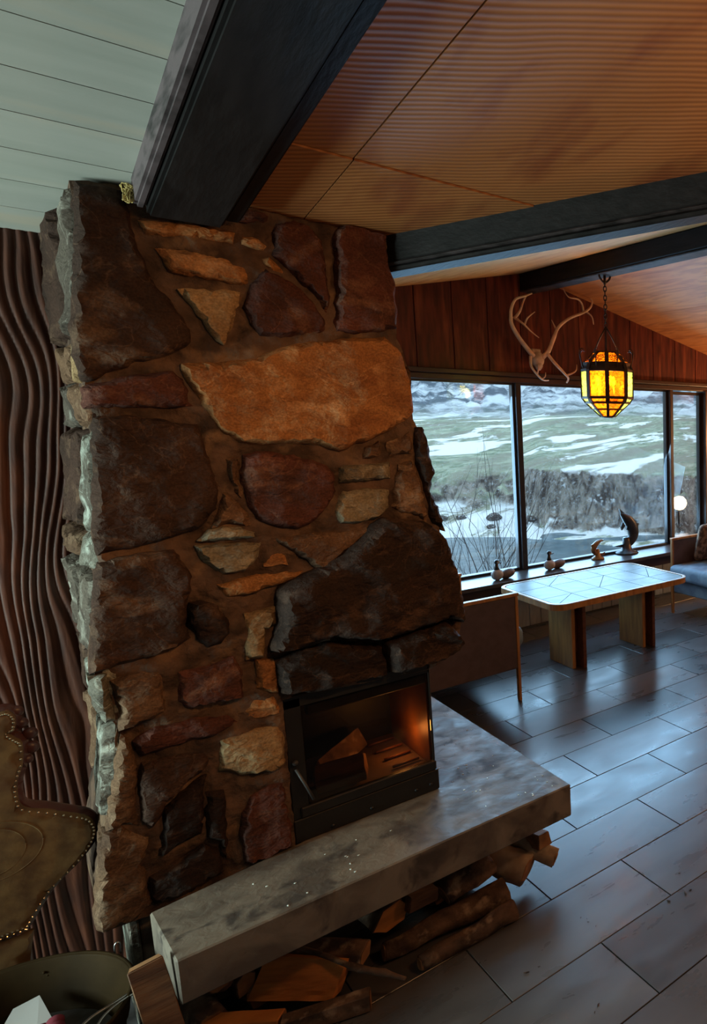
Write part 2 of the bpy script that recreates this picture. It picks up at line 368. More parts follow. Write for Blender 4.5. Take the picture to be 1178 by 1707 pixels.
# ------------------------------------------------------------------ walls
YW = 5.05
def P1z(y): return 2.239 - .15*(y-2.28)
def P2z(x): return 2.80 - .25*abs(x-2.865)
def quad_prism(name, pts, zf, th, m, parent, origin=None):
    """flat polygon in plan, top at zf(x,y)+th, bottom at zf(x,y)"""
    n = len(pts)
    vs = [(x, y, zf(x, y)) for x, y in pts] + [(x, y, zf(x, y)+th) for x, y in pts]
    fs = [tuple(range(n))[::-1], tuple(range(n, 2*n))] + [(i, (i+1) % n, n+(i+1) % n, n+i) for i in range(n)]
    o = mesh(name, vs, fs, m, parent)
    bm = bmesh.new(); bm.from_mesh(o.data); bmesh.ops.recalc_face_normals(bm, faces=bm.faces); bm.to_mesh(o.data); bm.free()
    return o
ceil = thing('ceiling', (0, 0, 0), kind='structure')
# white planks running along x, left of the great beam
yy = 2.745
while yy > -1.2:
    quad_prism('plank', [(-2.55, yy-.1735), (.33, yy-.1735), (.33, yy-.0022), (-2.55, yy-.0022)], lambda x, y: P1z(y), .03, M['white_plank'], ceil)
    yy -= .1745
quad_prism('plank_backing', [(-2.6, -3.2), (.30, -3.2), (.30, 2.75), (-2.6, 2.75)], lambda x, y: P1z(y)+.02, .05, M['grout'], ceil)
# plywood sheets between the great beam and the valley beam
def vx(y): return .855 + (2.301-y)*.6185     # plan line of the valley beam
SH = lambda x, y: P1z(y)
g = .0018
quad_prism('plywood_sheet', [(.40, 1.89+g), (.638-g, 1.89+g), (.638-g, 2.75), (.40, 2.75)], SH, .012, M['ply'], ceil)
quad_prism('plywood_sheet', [(.638+g, 1.89+g), (vx(1.89)+.02, 1.89+g), (vx(2.5), 2.5), (.80, 2.75), (.638+g, 2.75)], SH, .012, M['ply'], ceil)
SH2 = lambda x, y: P1z(y)+.004
quad_prism('plywood_sheet', [(.40, -.55), (.638-g, -.55), (.638-g, 1.89-g), (.40, 1.89-g)], SH2, .012, M['ply'], ceil)
quad_prism('plywood_sheet', [(.638+g, -.55), (1.858-g, -.55), (1.858-g, .70), (vx(1.89)+.02, 1.89-g), (.638+g, 1.89-g)], SH2, .012, M['ply'], ceil)
quad_prism('plywood_sheet', [(1.858+g, -.55), (2.62, -.55), (1.858+g, .70)], SH2, .012, M['ply'], ceil)
quad_prism('plywood_sheet', [(.30, -3.2), (4.3, -3.2), (2.62, -.556), (.30, -.556)], SH2, .012, M['ply'], ceil)
# gable planes each side of the ridge, cut along the valley
Z2 = lambda x, y: P2z(x)
for x0, x1 in ((.55, 1.9), (1.9+.003, 2.865)):
    def lim(x): return 2.301 - (x-.855)/.6185
    quad_prism('plywood_sheet', [(x0, lim(x0)-.05), (x1, lim(x1)-.05), (x1, YW+.05), (x0, YW+.05)], Z2, .014, M['ply_gold'], ceil)
for x0, x1 in ((2.865, 3.80), (3.803, 4.75), (4.753, 6.6)):
    for y0, y1 in ((-3.2, 2.6), (2.603, YW+.05)):
        quad_prism('plywood_sheet', [(x0, y0), (x1, y0), (x1, y1), (x0, y1)], Z2, .014, M['ply_orange'], ceil)
quad_prism('roof_deck', [(-2.7, -3.3), (6.7, -3.3), (6.7, 5.3), (-2.7, 5.3)], lambda x, y: 3.05, .08, M['grout'], ceil)

# beams
gb = thing('ceiling_beam', (.38, 2.0, 2.2), 'massive black timber beam running down the sloped ceiling onto the stone chimney', 'beam')
dz = .105
def slopebox(name, x0, x1, y0, y1, zt, zb, m, parent, nose=0):
    vs = []
    for yv in (y0, y1):
        for xv, zo in ((x0, zb), (x1, zb), (x1, zt), (x0, zt)):
            vs.append((xv, yv, P1z(yv)+zo))
    fs = [(3, 2, 1, 0), (4, 5, 6, 7), (0, 1, 5, 4), (1, 2, 6, 5), (2, 3, 7, 6), (3, 0, 4, 7)]
    bm = bmesh.new(); v = [bm.verts.new(q) for q in vs]
    for f in fs: bm.faces.new([v[i] for i in f])
    bmesh.ops.recalc_face_normals(bm, faces=bm.faces)
    bmesh.ops.bevel(bm, geom=list(bm.edges), offset=.006, segments=2, affect='EDGES')
    return bmobj(name, bm, m, parent)
slopebox('beam_core', .30, .445, -2.9, 2.27, .03, -.075, M['beam'], gb)
slopebox('side_board', .277, .2985, -2.9, 2.26, .03, -.062, M['beam_lit'], gb)
slopebox('side_board', .4465, .482, -2.9, 2.262, .03, -.058, M['beam'], gb)
vb = thing('valley_beam', (1.1, 1.9, 2.2), 'black beam with a lighter lower edge running right from the chimney top', 'beam')
d = Vector((-.618, 1.0, 0)).normalized(); s = Vector((d.y, -d.x, 0))   # s points to +x side
def vbeam(name, off0, off1, zb, zt, m):
    bm = bmesh.new(); v = []
    for yv in (2.42, -.52):
        c = Vector((vx(yv), yv, 0))
        for of, zo in ((off0, zb), (off1, zb), (off1, zt), (off0, zt)):
            q = c + s*of; v.append(bm.verts.new((q.x, q.y, P1z(yv)+zo)))
    for f in ((3, 2, 1, 0), (4, 5, 6, 7), (0, 1, 5, 4), (1, 2, 6, 5), (2, 3, 7, 6), (3, 0, 4, 7)): bm.faces.new([v[i] for i in f])
    bmesh.ops.recalc_face_normals(bm, faces=bm.faces); bmesh.ops.bevel(bm, geom=list(bm.edges), offset=.004, segments=1, affect='EDGES')
    return bmobj(name, bm, m, vb)
vbeam('beam_core', 0, .09, -.078, .12, M['beam'])
M['strip'] = mat('dark_worn_moulding', (.045, .036, .038), .6, (.010, .008, .008), 14, 8, (1, .6, 3), .40, .62, bump=.4, bscale=20, bdist=.004, spec=.2)
vbeam('edge_strip', -.006, .08, -.090, -.0795, M['strip'])
vbeam('edge_strip', -.001, .07, -.108, -.092, M['beam'])
rb = thing('ridge_beam', (2.865, 3, 2.7), 'black ridge beam at the gable peak that the lantern hangs from', 'beam')
box('beam_core', (2.81, -3.0, 2.665), (2.92, YW, 2.785), M['beam'], rb, .005)
box('edge_strip', (2.812, -3.0, 2.650), (2.925, YW, 2.6635), M['strip'], rb, .004)

# dark brushed-wood wall behind the chimney
wl = thing('wall_left', (0, 2.74, 0), kind='structure')
def relief_wall(x0, x1, nx, z0, z1, nz):
    vs = []; fs = []
    for i in range(nx+1):
        x = x0+(x1-x0)*i/nx
        for k in range(nz+1):
            z = z0+(z1-z0)*k/nz
            n1 = noise.noise(Vector((x*6.2, z*1.9, 3.1))); n2 = noise.noise(Vector((x*12, z*3.6, 8.7)))
            ph = x*92 + 5.6*n1 + 3.0*n2
            r = abs(math.sin(ph*1.5)); fine = .18*math.sin(ph*9+z*3)
            hgt = (r**.6)*.0075 + fine*.0016
            vs.append((x, 2.735-hgt, z))
    for i in range(nx):
        for k in range(nz):
            a = i*(nz+1)+k; fs.append((a, a+nz+1, a+nz+2, a+1))
    return vs, fs
vs, fs = relief_wall(-.50, .22, 290, 0, 2.22, 170)
mesh('brushed_board', vs, fs, M['darkwood'], wl, smooth=True)
for i in range(8):
    x0 = -2.55+i*.256
    box('board', (x0, 2.72, 0), (x0+.254, 2.75, 2.22), M['darkwood'], wl, .003)
box('wall_core', (-2.6, 2.745, 0), (1.02, 2.85, 2.6), M['plaster'], wl, 0)
wi = thing('wall_inner', (.97, 3.9, 0), kind='structure')
box('wall_core', (.87, 2.85, 0), (.97, YW, 2.6), M['plaster'], wi, 0)
wr = thing('wall_right', (6.5, 1, 0), kind='structure')
box('wall_core', (6.5, -3.2, 0), (6.6, 5.3, 3.0), M['plaster'], wr, 0)
wbk = thing('wall_back', (2, -3.2, 0), kind='structure')
box('wall_core', (-2.6, -3.3, 0), (6.6, -3.2, 3.1), M['plaster'], wbk, 0)
# far left wall with an opening for the window that lights the hearth
wf = thing('wall_side', (-2.6, 0, 0), kind='structure')
box('wall_core', (-2.7, -3.2, 0), (-2.6, 1.7, 3.1), M['plaster'], wf, 0)
box('wall_core', (-2.7, 2.6, 0), (-2.6, 2.85, 3.1), M['plaster'], wf, 0)
box('wall_core', (-2.7, 1.7, 0), (-2.6, 2.6, .4), M['plaster'], wf, 0)
box('wall_core', (-2.7, 1.7, 1.75), (-2.6, 2.6, 3.1), M['plaster'], wf, 0)

# window wall
ww = thing('wall_window', (3, YW, 0), kind='structure')
xs = [.97]
while xs[-1] < 6.45: xs.append(xs[-1]+.262)
for a, b2 in zip(xs, xs[1:]):
    zt0, zt1 = P2z(a+.003)+.01, P2z(b2-.003)+.01
    vsb = [(a+.002, YW, 1.98), (b2-.002, YW, 1.98), (b2-.002, YW, zt1), (a+.002, YW, zt0)]
    if a < 2.865 < b2: vsb = [(a+.002, YW, 1.98), (b2-.002, YW, 1.98), (b2-.002, YW, zt1), (2.865, YW, 2.81), (a+.002, YW, zt0)]
    n = len(vsb); vsb += [(x, YW+.02, z) for x, _, z in vsb]
    fsb = [tuple(range(n)), tuple(range(2*n-1, n-1, -1))] + [(i, n+i, n+(i+1) % n, (i+1) % n) for i in range(n)]
    bm = bmesh.new(); vv = [bm.verts.new(q) for q in vsb]
    for f in fsb: bm.faces.new([vv[i] for i in f])
    bmesh.ops.recalc_face_normals(bm, faces=bm.faces); bmesh.ops.bevel(bm, geom=[e for e in bm.edges], offset=.0035, segments=1, affect='EDGES')
    bmobj('board', bm, M['panel'], ww)
box('wall_core', (.9, YW+.02, 1.98), (6.6, YW+.15, 3.1), M['plaster'], ww, 0)
box('wall_core', (.9, YW+.05, -.1), (6.6, YW+.2, .46), M['plaster'], ww, 0)
x = .97
while x < 6.3:     # beadboard under the sill
    box('bead_board', (x+.002, 5.028, .0), (x+.098, 5.05, .40), M['bead'], ww, .004)
    x += .10
box('wall_core', (4.76, YW+.02, .46), (6.6, YW+.12, 1.98), M['plaster'], ww, 0)
tr = thing('trim_1', (3, YW, 2), kind='structure')
box('upper_moulding', (.97, YW-.05, 2.0), (6.45, YW-.001, 2.035), M['trim'], tr, .006, 2)
box('lower_moulding', (.97, YW-.032, 1.956), (6.45, YW+.06, 1.998), M['trim'], tr, .005, 2)
bs = thing('trim_2', (3, YW, .42), kind='structure')
box('sill_apron', (.97, 4.80, .395), (4.9, 5.027, .437), M['trim'], bs, .004)
box('sill_apron', (.97, 4.77, .36), (4.9, 4.80, .437), M['trim'], bs, .004)
sl = tag(box('window_sill', (.97, 4.745, .438), (4.9, YW+.06, .470), M['sill'], None, .005, 2, origin=(2.9, 4.9, .438)), kind='structure')

def window(n, x0, x1, z0, z1, fw, m, yc=5.085, dep=.05, inner=None):
    t = thing('window_%d' % n, ((x0+x1)/2, yc, z0), kind='structure')
    bm = bmesh.new()
    a, b2 = yc-dep/2, yc+dep/2
    for p, q in (((x0, a, z0), (x0+fw, b2, z1)), ((x1-fw, a, z0), (x1, b2, z1)), ((x0+fw, a, z0), (x1-fw, b2, z0+fw)), ((x0+fw, a, z1-fw), (x1-fw, b2, z1))):
        box_bm(bm, p, q, .003)
    bmobj('window_frame', bm, m, t)
    box('pane', (x0+fw*.8, yc-.003, z0+fw*.8), (x1-fw*.8, yc+.003, z1-fw*.8), M['glass'], t, 0)
    return t
ZT = 1.958
window(1, .99, 2.735, .472, ZT, .018, M['frame'])
window(2, 2.775, 4.285, .472, ZT, .018, M['frame'])
w3 = window(3, 4.325, 4.725, .49, ZT-.012, .030, M['frame'])
tube('window_handle', [(4.375, 5.055, .78), (4.385, 5.03, .78), (4.385, 5.03, .66)], .008, M['black'], w3)
m1 = thing('trim_3', (2.755, YW, .47), kind='structure')
box('mullion', (2.733, 5.03, .47), (2.777, 5.12, ZT), M['frame'], m1, .004)
m2 = thing('trim_4', (4.305, YW, .47), kind='structure')
box('mullion', (4.287, 5.02, .47), (4.325, 5.12, ZT), M['frame_brown'], m2, .004)
m3 = thing('trim_5', (4.75, YW, .47), kind='structure')
box('jamb', (4.725, 5.0, .40), (4.775, 5.12, ZT), M['frame_brown'], m3, .004)
wall_strip = thing('trim_6', (5.2, YW, .47), kind='structure')
box('wall_panel', (4.776, 5.03, .40), (6.45, 5.069, 1.955), mat('grey_painted_panel', (.30, .27, .26), .7), wall_strip, .003)

# ------------------------------------------------------------------ polygon stones
def dist_edge(p, poly):
    best = 9
    for a, b2 in zip(poly, poly[1:]+poly[:1]):
        ab = b2-a; t = max(0, min(1, (p-a).dot(ab)/max(1e-9, ab.length_squared)))
        best = min(best, (p-(a+ab*t)).length)
    return best
def inside(p, poly):
    c = False; n = len(poly)
    for i in range(n):
        a = poly[i]; b2 = poly[i-1]
        if (a.y > p.y) != (b2.y > p.y) and p.x < (b2.x-a.x)*(p.y-a.y)/(b2.y-a.y)+a.x: c = not c
    return c
def resample(poly, step, jit, seed):
    out = []; n = len(poly)
    for i in range(n):
        a = poly[i]; b2 = poly[(i+1) % n]; L = (b2-a).length; k = max(1, int(L/step))
        for q in range(k):
            p = a.lerp(b2, q/k)
            if jit:
                nv = Vector((noise.noise(Vector((p.x*38, p.y*38, seed))), noise.noise(Vector((p.x*38, p.y*38, seed+50)))))
                nv2 = Vector((noise.noise(Vector((p.x*95, p.y*95, seed))), noise.noise(Vector((p.x*95, p.y*95, seed+50)))))
                p = p + nv*jit + nv2*jit*.5
            out.append(p)
    return out
def rock(name, poly, o, u, v, n, t, back, m, parent, bevel=.018, amp=.010, step=.013, jit=.005, seed=0, tilt=(0, 0)):
    """poly: 2-D outline in (u,v) from o; surface bulges along n by t, sides run back by `back`"""
    o = Vector(o); u = Vector(u); v = Vector(v); n = Vector(n)
    P = resample([Vector(p) for p in poly], step, jit, seed)
    # area sign
    A = sum(P[i-1].x*P[i].y-P[i].x*P[i-1].y for i in range(len(P)))
    if A < 0: P.reverse()
    nb = len(P)
    x0 = min(p.x for p in P); x1 = max(p.x for p in P); y0 = min(p.y for p in P); y1 = max(p.y for p in P)
    cx = (x0+x1)/2; cy = (y0+y1)/2
    pts = list(P)
    gy = y0; r = random.Random(seed)
    while gy < y1:
        gx = x0
        while gx < x1:
            q = Vector((gx+r.uniform(-.3, .3)*step, gy+r.uniform(-.3, .3)*step))
            if inside(q, P) and dist_edge(q, P) > step*.45: pts.append(q)
            gx += step
        gy += step
    res = delaunay_2d_cdt(pts, [], [list(range(nb))], 1, 1e-6)
    V2, _, F2 = res[0], res[1], res[2]
    def H(p):
        dd = dist_edge(p, P); k = min(1, dd/bevel); k = math.sqrt(max(0, 1-(1-k)**2))
        nn = noise.noise(Vector((p.x*9, p.y*9, seed*1.7)))*1.0+noise.noise(Vector((p.x*24, p.y*24, seed)))*.55+noise.noise(Vector((p.x*60, p.y*60, seed)))*.28
        facet = abs(noise.noise(Vector((p.x*5.5, p.y*7, seed*2.3))))*1.8
        return -(1-k)*t*.9 + (nn - facet)*amp*k + ((p.x-cx)*tilt[0]+(p.y-cy)*tilt[1])
    vs = [o+u*p.x+v*p.y+n*(t+H(p)) for p in V2]
    fs = [tuple(f) for f in F2]
    # boundary side skirt from the mesh's own boundary
    from collections import Counter
    ec = Counter(); de = {}
    for f in fs:
        for a, b2 in zip(f, f[1:]+f[:1]):
            kx = (min(a, b2), max(a, b2)); ec[kx] += 1; de[kx] = (a, b2)
    bmap = {}
    for kx, c in ec.items():
        if c == 1:
            a, b2 = de[kx]
            for q in (a, b2):
                if q not in bmap:
                    bmap[q] = len(vs); p = V2[q]; vs.append(o+u*p.x+v*p.y-n*back)
            fs.append((b2, a, bmap[a], bmap[b2]))
    ob = mesh(name, vs, fs, m, parent, smooth=False)
    bm = bmesh.new(); bm.from_mesh(ob.data); bmesh.ops.recalc_face_normals(bm, faces=bm.faces)
    for e in bm.edges: e.smooth = True
    for f in bm.faces: f.smooth = True
    for e in bm.edges:
        if len(e.link_faces) == 2 and e.calc_face_angle(0) > .75: e.smooth = False
    bm.to_mesh(ob.data); bm.free()
    return ob

# ------------------------------------------------------------------ chimney
YF = 2.30
ch = thing('stone_chimney', (.5, 2.5, .42), 'tapering rough stone fireplace chimney standing on the concrete hearth slab', 'fireplace')
def pxpoly(px, yp): return [((q := ony(x, y, yp)).x, q.z) for x, y in px]
body = [(114, 300), (220, 309), (340, 325), (430, 333), (560, 356), (643, 394), (645, 455), (660, 510), (661, 562), (684, 622), (688, 700), (700, 722), (716, 790),
        (716, 835), (735, 890), (760, 960), (770, 1030), (760, 1082), (735, 1104), (712, 1117), (600, 1140), (471, 1166), (478, 1250), (492, 1409), (380, 1462), (255, 1525), (168, 1556),
        (166, 1480), (176, 1390), (188, 1300), (194, 1215), (158, 1130), (160, 1040), (165, 950), (160, 900), (160, 700), (145, 650), (130, 600), (126, 500), (128, 400), (120, 330)]
rock('mortar_core', pxpoly(body, YF), (0, YF, 0), (1, 0, 0), (0, 0, 1), (0, -1, 0), .005, .405, M['mortar'], ch, bevel=.012, amp=.015, step=.0105, jit=.004, seed=5)
ST = [
 ('s_dark', .035, [(126,301),(205,313),(214,350),(222,385),(240,430),(262,475),(290,505),(318,550),(320,570),(290,590),(240,600),(190,618),(150,638),(138,632),(122,590),(118,520),(122,440),(124,370),(120,330)]),
 ('s_orange', .020, [(232,366),(320,369),(393,387),(393,407),(300,394),(243,388)]),
 ('s_orange', .018, [(397,389),(432,399),(447,411),(440,416),(397,408)]),
 ('s_orange', .018, [(262,413),(330,418),(412,438),(415,470),(405,474),(340,462),(283,450)]),
 ('s_red', .02, [(399,370),(406,345),(440,350),(450,360),(450,375),(430,372)]),
 ('s_tan', .020, [(296,479),(350,482),(404,486),(395,515),(384,560),(376,576),(362,568),(350,548),(325,512),(305,492)]),
 ('s_red', .028, [(428,455),(445,446),(497,474),(524,503),(545,532),(548,550),(520,555),(470,562),(435,558),(420,540),(412,510),(418,480)]),
 ('s_red', .030, [(455,385),(470,366),(490,361),(520,375),(540,400),(546,450),(550,480),(554,500),(549,524),(533,498),(503,468),(482,447),(458,425)]),
 ('s_orange', .022, [(437,430),(450,427),(476,452),(474,463),(440,441)]),
 ('s_red', .035, [(558,385),(575,362),(610,375),(646,392),(650,440),(660,470),(665,510),(665,548),(640,552),(600,556),(564,555),(558,545),(562,480)]),
 ('s_orange', .050, [(305,605),(360,602),(430,596),(460,581),(520,569),(600,562),(645,562),(668,580),(682,610),(690,650),(694,688),(680,702),(640,725),(600,740),(570,752),(545,745),(500,740),(440,742),(400,738),(370,720),(350,690),(330,660),(310,632)]),
 ('s_red', .030, [(140,645),(160,637),(240,623),(290,618),(305,630),(318,660),(322,677),(250,680),(160,682),(140,680),(136,655)]),
 ('s_dark', .040, [(155,690),(200,688),(270,700),(330,708),(345,740),(358,780),(368,810),(362,850),(340,878),(300,895),(280,900),(230,912),(165,928),(157,900),(155,800)]),
 ('s_red', .035, [(408,757),(450,752),(500,762),(545,775),(560,790),(562,820),(550,845),(525,872),(500,882),(460,880),(430,865),(415,840),(405,800)]),
 ('s_brown', .02, [(376,765),(400,758),(402,800),(408,832),(394,820),(382,790)]),
 ('s_brown', .015, [(372,815),(385,823),(402,842),(414,857),(420,876),(385,873),(355,880),(366,850)]),
 ('s_grey', .024, [(327,903),(350,885),(375,878),(405,881),(430,890),(430,898),(380,903)]),
 ('s_grey', .026, [(325,912),(380,907),(437,905),(436,920),(425,940),(410,953),(375,960),(355,950),(335,930)]),
 ('s_orange', .022, [(440,932),(448,922),(465,920),(478,928),(482,943),(462,945),(440,945)]),
 ('s_orange', .028, [(360,975),(385,968),(430,962),(480,955),(508,953),(495,965),(470,977),(430,988),(388,998),(372,992)]),
 ('s_brown', .022, [(455,900),(520,890),(580,885),(620,880),(615,892),(590,916),(568,928),(550,953),(535,955),(515,935),(490,920)]),
 ('s_grey', .026, [(568,780),(575,775),(620,772),(652,770),(654,798),(620,801),(570,804)]),
 ('s_grey', .026, [(565,830),(575,820),(620,815),(650,815),(652,845),(640,862),(600,872),(570,872),(558,858)]),
 ('s_brown', .018, [(610,747),(634,736),(640,762),(606,765)]),
 ('s_brown', .02, [(647,738),(687,722),(690,755),(650,762)]),
 ('s_brown', .022, [(668,775),(688,768),(703,800),(713,850),(714,872),(700,862),(672,857),(655,846),(661,810)]),
 ('s_black', .02, [(696,712),(707,711),(718,745),(727,790),(718,820),(735,850),(746,888),(738,884),(718,863),(710,820),(700,780),(692,740)]),
 ('s_black', .10, [(472,1000),(476,985),(540,952),(582,926),(612,900),(637,875),(652,864),(690,870),(718,872),(745,892),(758,925),(770,960),(782,1028),(772,1045),(750,1033),(700,1052),(650,1072),(560,1068),(500,1088),(458,1098),(470,1050)]),
 ('s_black', .075, [(466,1106),(500,1094),(560,1074),(640,1077),(655,1130),(560,1150),(475,1166),(468,1140)]),
 ('s_black', .115, [(652,1077),(702,1057),(752,1038),(768,1052),(778,1068),(772,1085),(735,1106),(712,1113),(655,1128)]),
 ('s_dark', .038, [(162,942),(210,927),(290,917),(310,940),(325,970),(315,1000),(312,1045),(320,1065),(290,1085),(220,1108),(150,1126),(152,1050),(156,990)]),
 ('s_black', .03, [(318,1007),(335,1003),(365,1010),(385,1035),(388,1055),(370,1075),(347,1083),(328,1065),(316,1040)]),
 ('s_tan', .022, [(409,1025),(440,1017),(461,1013),(464,1040),(448,1055),(443,1080),(442,1097),(412,1103),(411,1060)]),
 ('s_orange', .022, [(430,1103),(461,1100),(466,1125),(466,1158),(445,1156),(430,1150)]),
 ('s_orange', .02, [(410,1187),(425,1168),(466,1162),(467,1195),(440,1203),(412,1200)]),
 ('s_brown', .034, [(187,1137),(215,1126),(270,1118),(276,1150),(277,1185),(260,1200),(225,1215),(200,1222),(193,1180)]),
 ('s_daylit', .040, [(148,1132),(178,1126),(186,1160),(195,1205),(180,1210),(160,1190),(150,1160)]),
 ('s_red', .026, [(296,1122),(350,1112),(392,1098),(405,1120),(408,1165),(380,1172),(310,1183),(298,1170)]),
 ('s_red', .024, [(225,1240),(260,1215),(330,1200),(380,1195),(400,1205),(365,1225),(300,1245),(235,1262)]),
 ('s_tan', .032, [(368,1240),(385,1225),(420,1218),(465,1212),(477,1235),(479,1270),(470,1285),(420,1295),(400,1298),(390,1290),(370,1290)]),
 ('s_red', .028, [(420,1330),(450,1312),(475,1305),(480,1340),(488,1380),(490,1412),(450,1432),(410,1448),(403,1400),(408,1360)]),
 ('s_dark', .03, [(235,1275),(300,1262),(345,1255),(348,1283),(310,1312),(280,1338),(268,1368),(255,1385),(235,1370),(232,1320)]),
 ('s_black', .028, [(346,1293),(340,1320),(343,1350),(336,1393),(300,1413),(262,1436),(268,1400),(276,1350),(300,1324)]),
 ('s_black', .024, [(348,1322),(376,1320),(380,1370),(380,1438),(368,1408),(348,1398),(343,1360)]),
 ('s_black', .03, [(250,1467),(300,1438),(343,1411),(366,1425),(378,1455),(340,1475),(300,1495),(262,1512),(250,1495)]),
 ('s_brown', .045, [(170,1397),(205,1382),(235,1397),(252,1402),(243,1440),(248,1480),(256,1508),(230,1536),(200,1548),(172,1562),(160,1560),(163,1480)]),
 ('s_brown', .034, [(200,1228),(222,1245),(232,1290),(228,1340),(231,1383),(205,1380),(178,1392),(190,1300)]),
]
for i, (mk, t, px) in enumerate(ST):
    if t < .07: t = .012+t*.50
    y = YF - t*.75
    rock('stone', pxpoly(px, y), (0, YF, 0), (1, 0, 0), (0, 0, 1), (0, -1, 0), t, .03, M[mk], ch,
         bevel=min(.020, .006+t*.3), amp=.007+t*.12, step=.011 if i != 10 else .013, jit=.006, seed=11+i*3.7)
# stones of the left side face, layered and ragged
def xc(z):
    pts = [(.38, .052), (.67, .088), (.94, .118), (1.09, .104), (1.32, .130), (1.40, .135), (1.68, .160), (1.76, .150), (1.87, .146), (2.09, .168), (2.3, .170)]
    for (a, b2), (c, d2) in zip(pts, pts[1:]):
        if z <= c: return b2+(d2-b2)*(z-a)/(c-a)
    return .17
def xb(z):
    pts = [(.38, .088), (.67, .105), (.88, .107), (1.0, .113), (1.3, .096), (1.5, .120), (1.77, .140), (2.13, .124), (2.3, .12)]
    for (a, b2), (c, d2) in zip(pts, pts[1:]):
        if z <= c: return b2+(d2-b2)*(z-a)/(c-a)
    return .12
sd = [(.40, .67, 's_brown'), (.67, .92, 's_daylit'), (.92, 1.10, 's_daylit'), (1.10, 1.31, 's_side'), (1.31, 1.40, 's_daylit'), (1.40, 1.66, 's_daylit'),
      (1.66, 1.78, 's_brown'), (1.78, 1.88, 's_tan'), (1.88, 2.215, 's_side')]
for i, (z0, z1, mk) in enumerate(sd):
    sp = 2.47 + .05*math.sin(i*2.3)
    for q, (y0, y1) in enumerate(((2.300, sp), (sp+.006, 2.722))):
        ym = (y0+y1)/2
        zt0 = min(z1-.004, P1z(y0)-.012); zt1 = min(z1-.004, P1z(y1)-.012)
        fy = (ym-2.30)/.42
        fx = lambda zz: xc(zz)*(1-fy)+xb(zz)*fy
        bx = (fx(z0+.01)+fx(z1-.01))/2
        sh = R_.uniform(-.02, .02)
        poly = [(y0, z0), (ym, z0+sh), (y1, z0-.01 if i else z0), (y1, zt1), (ym, (zt0+zt1)/2+R_.uniform(-.03, .0)), (y0, zt0)]
        tilt = (fx(z1-.01)-fx(z0+.01))/(z1-z0)
        mm = M[mk] if not q else M[['s_side', 's_brown', 's_dark'][i % 3]]
        th = .030
        rock('stone', poly, (bx+th-.004, 0, 0), (0, 1, 0), (0, 0, 1), (-1, 0, 0), th, .012, mm, ch, bevel=.014, amp=.010, step=.013, jit=.012, seed=200+i*5+q, tilt=((xc((z0+z1)/2)-xb((z0+z1)/2))/.42, -tilt))
for o in ch.children:
    L_ = wloc(o)
    for v in o.data.vertices:
        zl = P1z(v.co.y+L_.y)-.004-L_.z
        if v.co.z > zl: v.co.z = zl
# small yellow wool of insulation beside the beam
bm = bmesh.new()
for k in range(26):
    a = R_.uniform(0, 6.3)
    tube_bm(bm, smooth_pts([(.268+R_.uniform(-.012, .012), 2.245+R_.uniform(-.01, .01), 2.205+R_.uniform(-.02, .025)) for _ in range(4)], 3), .0012, 4)
tag(bmobj('insulation_tuft', bm, mat('yellow_fibre', (.55, .42, .16), .9), None, origin=(.268, 2.245, 2.2)), 'tuft of yellow insulation fibre between chimney top and black beam', 'insulation', kind='stuff')

# plinth under the chimney and the hearth slab
tag(box('hearth_plinth', (.135, 2.36, 0), (1.02, 2.73, .378), M['concrete'], None, .006, 2, origin=(.55, 2.5, 0)), 'dark recessed masonry base under the chimney behind the firewood', 'plinth')
box('daylit_plinth_side', (.112, 2.33, 0), (.133, 2.56, .375), M['s_daylit'], bpy.data.objects['hearth_plinth'], .004)  # pale facing: daylight on the plinth's left side put into the colour
bpy.data.objects['daylit_plinth_side'].location = bpy.data.objects['daylit_plinth_side'].location
bm = bmesh.new()
out = [(.166, 1.988), (1.222, 1.988), (1.222, 3.45), (.975, 3.45), (.975, 2.74), (.50, 2.74), (.50, 2.302), (.150, 2.245)]
def slab_mesh():
    vs = []; n = len(out)
    for z in (.302, .420):
        for x, y in out: vs.append(bm.verts.new((x, y, z)))
    bm.faces.new(vs[:n][::-1]); bm.faces.new(vs[n:])
    for i in range(n): bm.faces.new((vs[i], vs[(i+1) % n], vs[n+(i+1) % n], vs[n+i]))
    bmesh.ops.recalc_face_normals(bm, faces=bm.faces)
    bmesh.ops.bevel(bm, geom=list(bm.edges), offset=.004, segments=1, affect='EDGES')
slab_mesh()
slab = tag(bmobj('hearth_slab', bm, M['concrete'], None, origin=(.7, 2.3, .302)), 'thick worn concrete hearth slab overhanging the firewood', 'hearth')
for k in range(46):  # white candle-wax and plaster specks on the slab's right end
    pass
bm = bmesh.new()
for k in range(60):
    x, y = R_.uniform(.95, 1.2), R_.uniform(2.02, 2.9)
    if R_.random() < .3: x = R_.uniform(.35, 1.2); y = R_.uniform(2.0, 2.2)
    ell_bm(bm, (x, y, .4205), (R_.uniform(.001, .0045), R_.uniform(.001, .004), .0012), 6, 4)
tag(bmobj('plaster_specks', bm, M['candle'], slab), kind='stuff')

